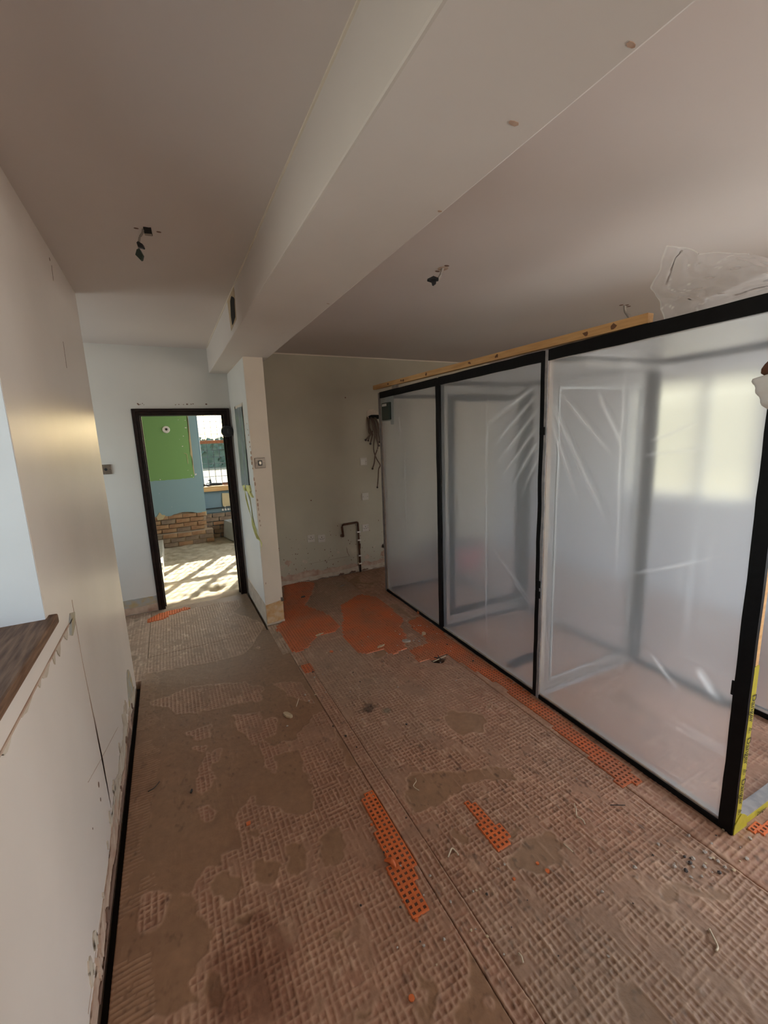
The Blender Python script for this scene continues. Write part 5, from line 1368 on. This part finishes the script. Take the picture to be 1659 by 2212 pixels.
bm = bmesh.new(); torn_tag(bm, D2(720, 540), D2(520, 545), 0.018, -_f); torn_tag(bm, D2(660, 530), D2(615, 640), 0.018, -_f); frombm('taped_end', bm, 'black_plastic', w2)
for x, y in ((965, 574), (945, 586)):
    c = ceil_pt(x, y) - r0; plate('screw_hole', [c + Vector((0.016 * math.cos(a), 0.010 * math.sin(a), 0)) for a in np.linspace(0, 6.28, 9)[:-1]], (0, 0, -1), 0.001, 'crack_brown', w2)
r0 = ceil_pt(1348, 660)
w3 = tag(empty('cut_ceiling_cable', r0), 'twisted grey ceiling cable hanging behind the pine batten', 'cable', 'cut ceiling cables')
D3 = lambda x, y: at_depth(1150 + x / 3.259, 500 + y / 3.259, r0) - r0
tube('cable', [Vector((0, 0, 0.01)), D3(650, 560), D3(675, 590), D3(690, 625), D3(700, 660)], [0.006, 0.007, 0.012, 0.009, 0.006], 'cable_grey', w3, 8, 4)
tube('cable', [Vector((0.01, 0, 0.01)), D3(655, 565), D3(668, 580), D3(686, 615)], 0.006, 'white_plastic', w3, 6, 4)
for x, y in ((1342, 659), (1354, 659), (1358, 662)):
    c = ceil_pt(x, y) - r0; plate('screw_hole', [c + Vector((0.014 * math.cos(a), 0.016 * math.sin(a), 0)) for a in np.linspace(0, 6.28, 9)[:-1]], (0, 0, -1), 0.001, 'crack_brown', w3)

# ------------------------------------------------------------------ the person at the right edge (profile, looking into the room)
FD = Vector((-0.37, 0.93, 0)).normalized(); SD = Vector((FD.y, -FD.x, 0))       # facing, right-hand side
UZ = Vector((0, 0, 1))
nose = on('y', 0.47, 1650.5, 802)
HC = nose - FD * 0.128 + UZ * 0.022          # head centre
per = tag(empty('person', (HC.x - FD.x * 0.10, HC.y - FD.y * 0.10, 0)), 'person in profile with a white face mask below the nose', 'person')
PB = Vector(per.location)


def wpt(f, s, z): return PB + FD * f + SD * s + UZ * z - Vector((0, 0, 0))


def head_r(d):
    """radius of the head in the direction (front, side, up)"""
    f, s, u = d
    r = 1 / math.sqrt((f / (0.098 if f > 0 else 0.102)) ** 2 + (s / 0.076) ** 2 + (u / (0.122 if u > 0 else 0.118)) ** 2)
    g = lambda cf, cs, cu, w: math.exp(-((f - cf) ** 2 + (s - cs) ** 2 + (u - cu) ** 2) / w ** 2)
    r += 0.032 * g(0.97, 0, -0.20, 0.15) + 0.018 * g(1.0, 0, -0.02, 0.15)        # nose
    r += 0.016 * g(0.72, 0, -0.78, 0.22)                                          # chin
    r += 0.006 * g(0.92, 0.0, 0.28, 0.25)                                         # brow
    for sg in (-1, 1): r -= 0.010 * g(0.90, sg * 0.36, 0.06, 0.15)                # eye sockets
    r += 0.008 * g(0.88, 0, -0.50, 0.16)                                          # lips
    return r


bm = bmesh.new()
J = dict(pelvis=wpt(-.20, 0, 0.98), waist=wpt(-.17, 0, 1.14), chest=wpt(-0.11, 0, 1.36), neck0=wpt(-0.05, 0, 1.52), neck=wpt(0.02, 0, 1.60), head=HC - UZ * 0.05)
sk = [('pelvis', None, .185), ('waist', 'pelvis', .165), ('chest', 'waist', .195), ('neck0', 'chest', .085), ('neck', 'neck0', .058), ('head', 'neck', .055)]
for sg, sn in ((-1, 'l'), (1, 'r')):
    for nm, par, f, s, z, r in [('hip', 'pelvis', -.23, .10, .90, .115), ('knee', 'hip', -.28, .11, .50, .078), ('ankle', 'knee', -.38, .11, .10, .058), ('heel', 'ankle', -.39, .11, .045, .042), ('toe', 'heel', -.21, .125, .035, .036),
                                ('shoulder', 'neck0', -.10, .195, 1.47, .075), ('elbow', 'shoulder', -.23, .25, 1.17, .055), ('wrist', 'elbow', -.22, .23, .93, .030), ('palm', 'wrist', -.22, .23, .86, .030)]:
        J[nm + sn] = wpt(f, s * sg, z); sk.append((nm + sn, (par + sn) if par not in J or par + sn in J else par, r))
    for q in range(4):
        base = wpt(-.22 + (q - 1.5) * .020, .228 * sg, .825)
        J['f%d%s' % (q, sn)] = base; sk.append(('f%d%s' % (q, sn), 'palm' + sn, .0105))
        J['g%d%s' % (q, sn)] = base + Vector((0, 0, -.04 - .006 * (q in (1, 2)))) + SD * (-.008 * sg); sk.append(('g%d%s' % (q, sn), 'f%d%s' % (q, sn), .009))
        J['h%d%s' % (q, sn)] = base + Vector((0, 0, -.07 - .008 * (q in (1, 2)))) + SD * (-.022 * sg); sk.append(('h%d%s' % (q, sn), 'g%d%s' % (q, sn), .008))
    J['t0' + sn] = wpt(-.185, .215 * sg, .87); sk.append(('t0' + sn, 'palm' + sn, .012)); J['t1' + sn] = wpt(-.165, .205 * sg, .83); sk.append(('t1' + sn, 't0' + sn, .010)); J['t2' + sn] = wpt(-.16, .20 * sg, .80); sk.append(('t2' + sn, 't1' + sn, .009))
names = [a for a, _, _ in sk]; ix = {n: i for i, n in enumerate(names)}
me = bpy.data.meshes.new('body'); me.from_pydata([tuple(J[n] - PB) for n in names], [(ix[a], ix[p]) for a, p, _ in sk if p], [])
ob = bpy.data.objects.new('body_tmp', me); COL.objects.link(ob)
md = ob.modifiers.new('skin', 'SKIN')
for i, (a, p, r) in enumerate(sk):
    sv = me.skin_vertices[0].data[i]; sv.radius = (r, r * (0.72 if a in ('pelvis', 'waist', 'chest') else 1)); sv.use_root = (a == 'pelvis')
ob.modifiers.new('sub', 'SUBSURF').levels = 2
dg = bpy.context.evaluated_depsgraph_get(); bme = bpy.data.meshes.new_from_object(ob.evaluated_get(dg)); bpy.data.objects.remove(ob)
bm = bmesh.new(); bm.from_mesh(bme)
n0 = len(bm.verts)
# head surface welded over the top of the neck
def head_surface(bm, off, urange=(-0.985, 1.0), frange=None, extra=None, nu=30, nv=44):
    rows = []
    for i in range(nu + 1):
        u = urange[0] + (urange[1] - urange[0]) * (i / nu); c = math.sqrt(max(0, 1 - u * u)); row = []
        for j in range(nv if frange is None else nv + 1):
            a = 2 * math.pi * j / nv if frange is None else frange[0] + (frange[1] - frange[0]) * j / nv
            d = (c * math.cos(a), c * math.sin(a), u); r = head_r(d) + off + (extra(d) if extra else 0)
            row.append(bm.verts.new(HC - PB + FD * d[0] * r + SD * d[1] * r + UZ * d[2] * r))
        rows.append(row)
    m = len(rows[0])
    for A_, B_ in zip(rows, rows[1:]):
        for j in range(m if frange is None else m - 1):
            try: bm.faces.new((A_[j], A_[(j + 1) % m], B_[(j + 1) % m], B_[j]))
            except ValueError: pass


head_surface(bm, 0.0)
for sg in (-1, 1):      # ears
    add_tube(bm, [HC - PB + SD * sg * 0.070 + FD * -0.01 + UZ * 0.005, HC - PB + SD * sg * 0.086 + FD * -0.022 + UZ * 0.008], [0.028, 0.030], 10)
for f in bm.faces:
    z = f.calc_center_median().z; c = f.calc_center_median() - (HC - PB)
    lateral = abs((f.calc_center_median()).dot(SD))
    f.material_index = 0 if (z > 1.56 or (z < 0.93 and lateral > 0.185)) else 1 if z > 0.98 or lateral > 0.2 else 2 if z > 0.11 else 3
body = frombm('body', bm, ['skin', 'jacket', 'trousers', 'boot'], per, True)
# eyes
for sg in (-1, 1):
    bm = bmesh.new(); bmesh.ops.create_uvsphere(bm, u_segments=14, v_segments=10, radius=0.0125, matrix=Matrix.Translation(HC - PB + FD * 0.080 + SD * sg * 0.032 + UZ * 0.006)); frombm('eye', bm, ['label_white'], body, True)
bm = bmesh.new(); head_surface(bm, 0.008, (0.05, 1.0), (0.9, 2 * math.pi - 0.9), None, 14, 30); head_surface(bm, 0.010, (0.45, 1.0), None, None, 10, 30); frombm('hair', bm, 'hair', per, True)
bm = bmesh.new()
def beak(d):
    f, s, u = d; k = math.exp(-(s / 0.42) ** 2) * max(0, f)
    return k * (0.019 * math.exp(-((u + 0.36) / 0.13) ** 2) + 0.042 * math.exp(-((u + 0.62) / 0.26) ** 2)) + 0.002 * math.sin(u * 40) * k
head_surface(bm, 0.006, (-0.95, -0.24), (-1.15, 1.15), beak, 22, 30)
mk = frombm('face_mask', bm, 'mask_cloth', per, True); mk['label'] = 'off-white face mask pulled below the nose'
md = mk.modifiers.new('thick', 'SOLIDIFY'); md.thickness = 0.002
for sg in (-1, 1): tube('mask_strap', [HC - PB + FD * 0.035 + SD * sg * 0.080 + UZ * -0.045, HC - PB + FD * 0.0 + SD * sg * 0.086 + UZ * -0.01, HC - PB + FD * -0.02 + SD * sg * 0.088 + UZ * 0.02], 0.002, 'label_white', mk, 5, 3)
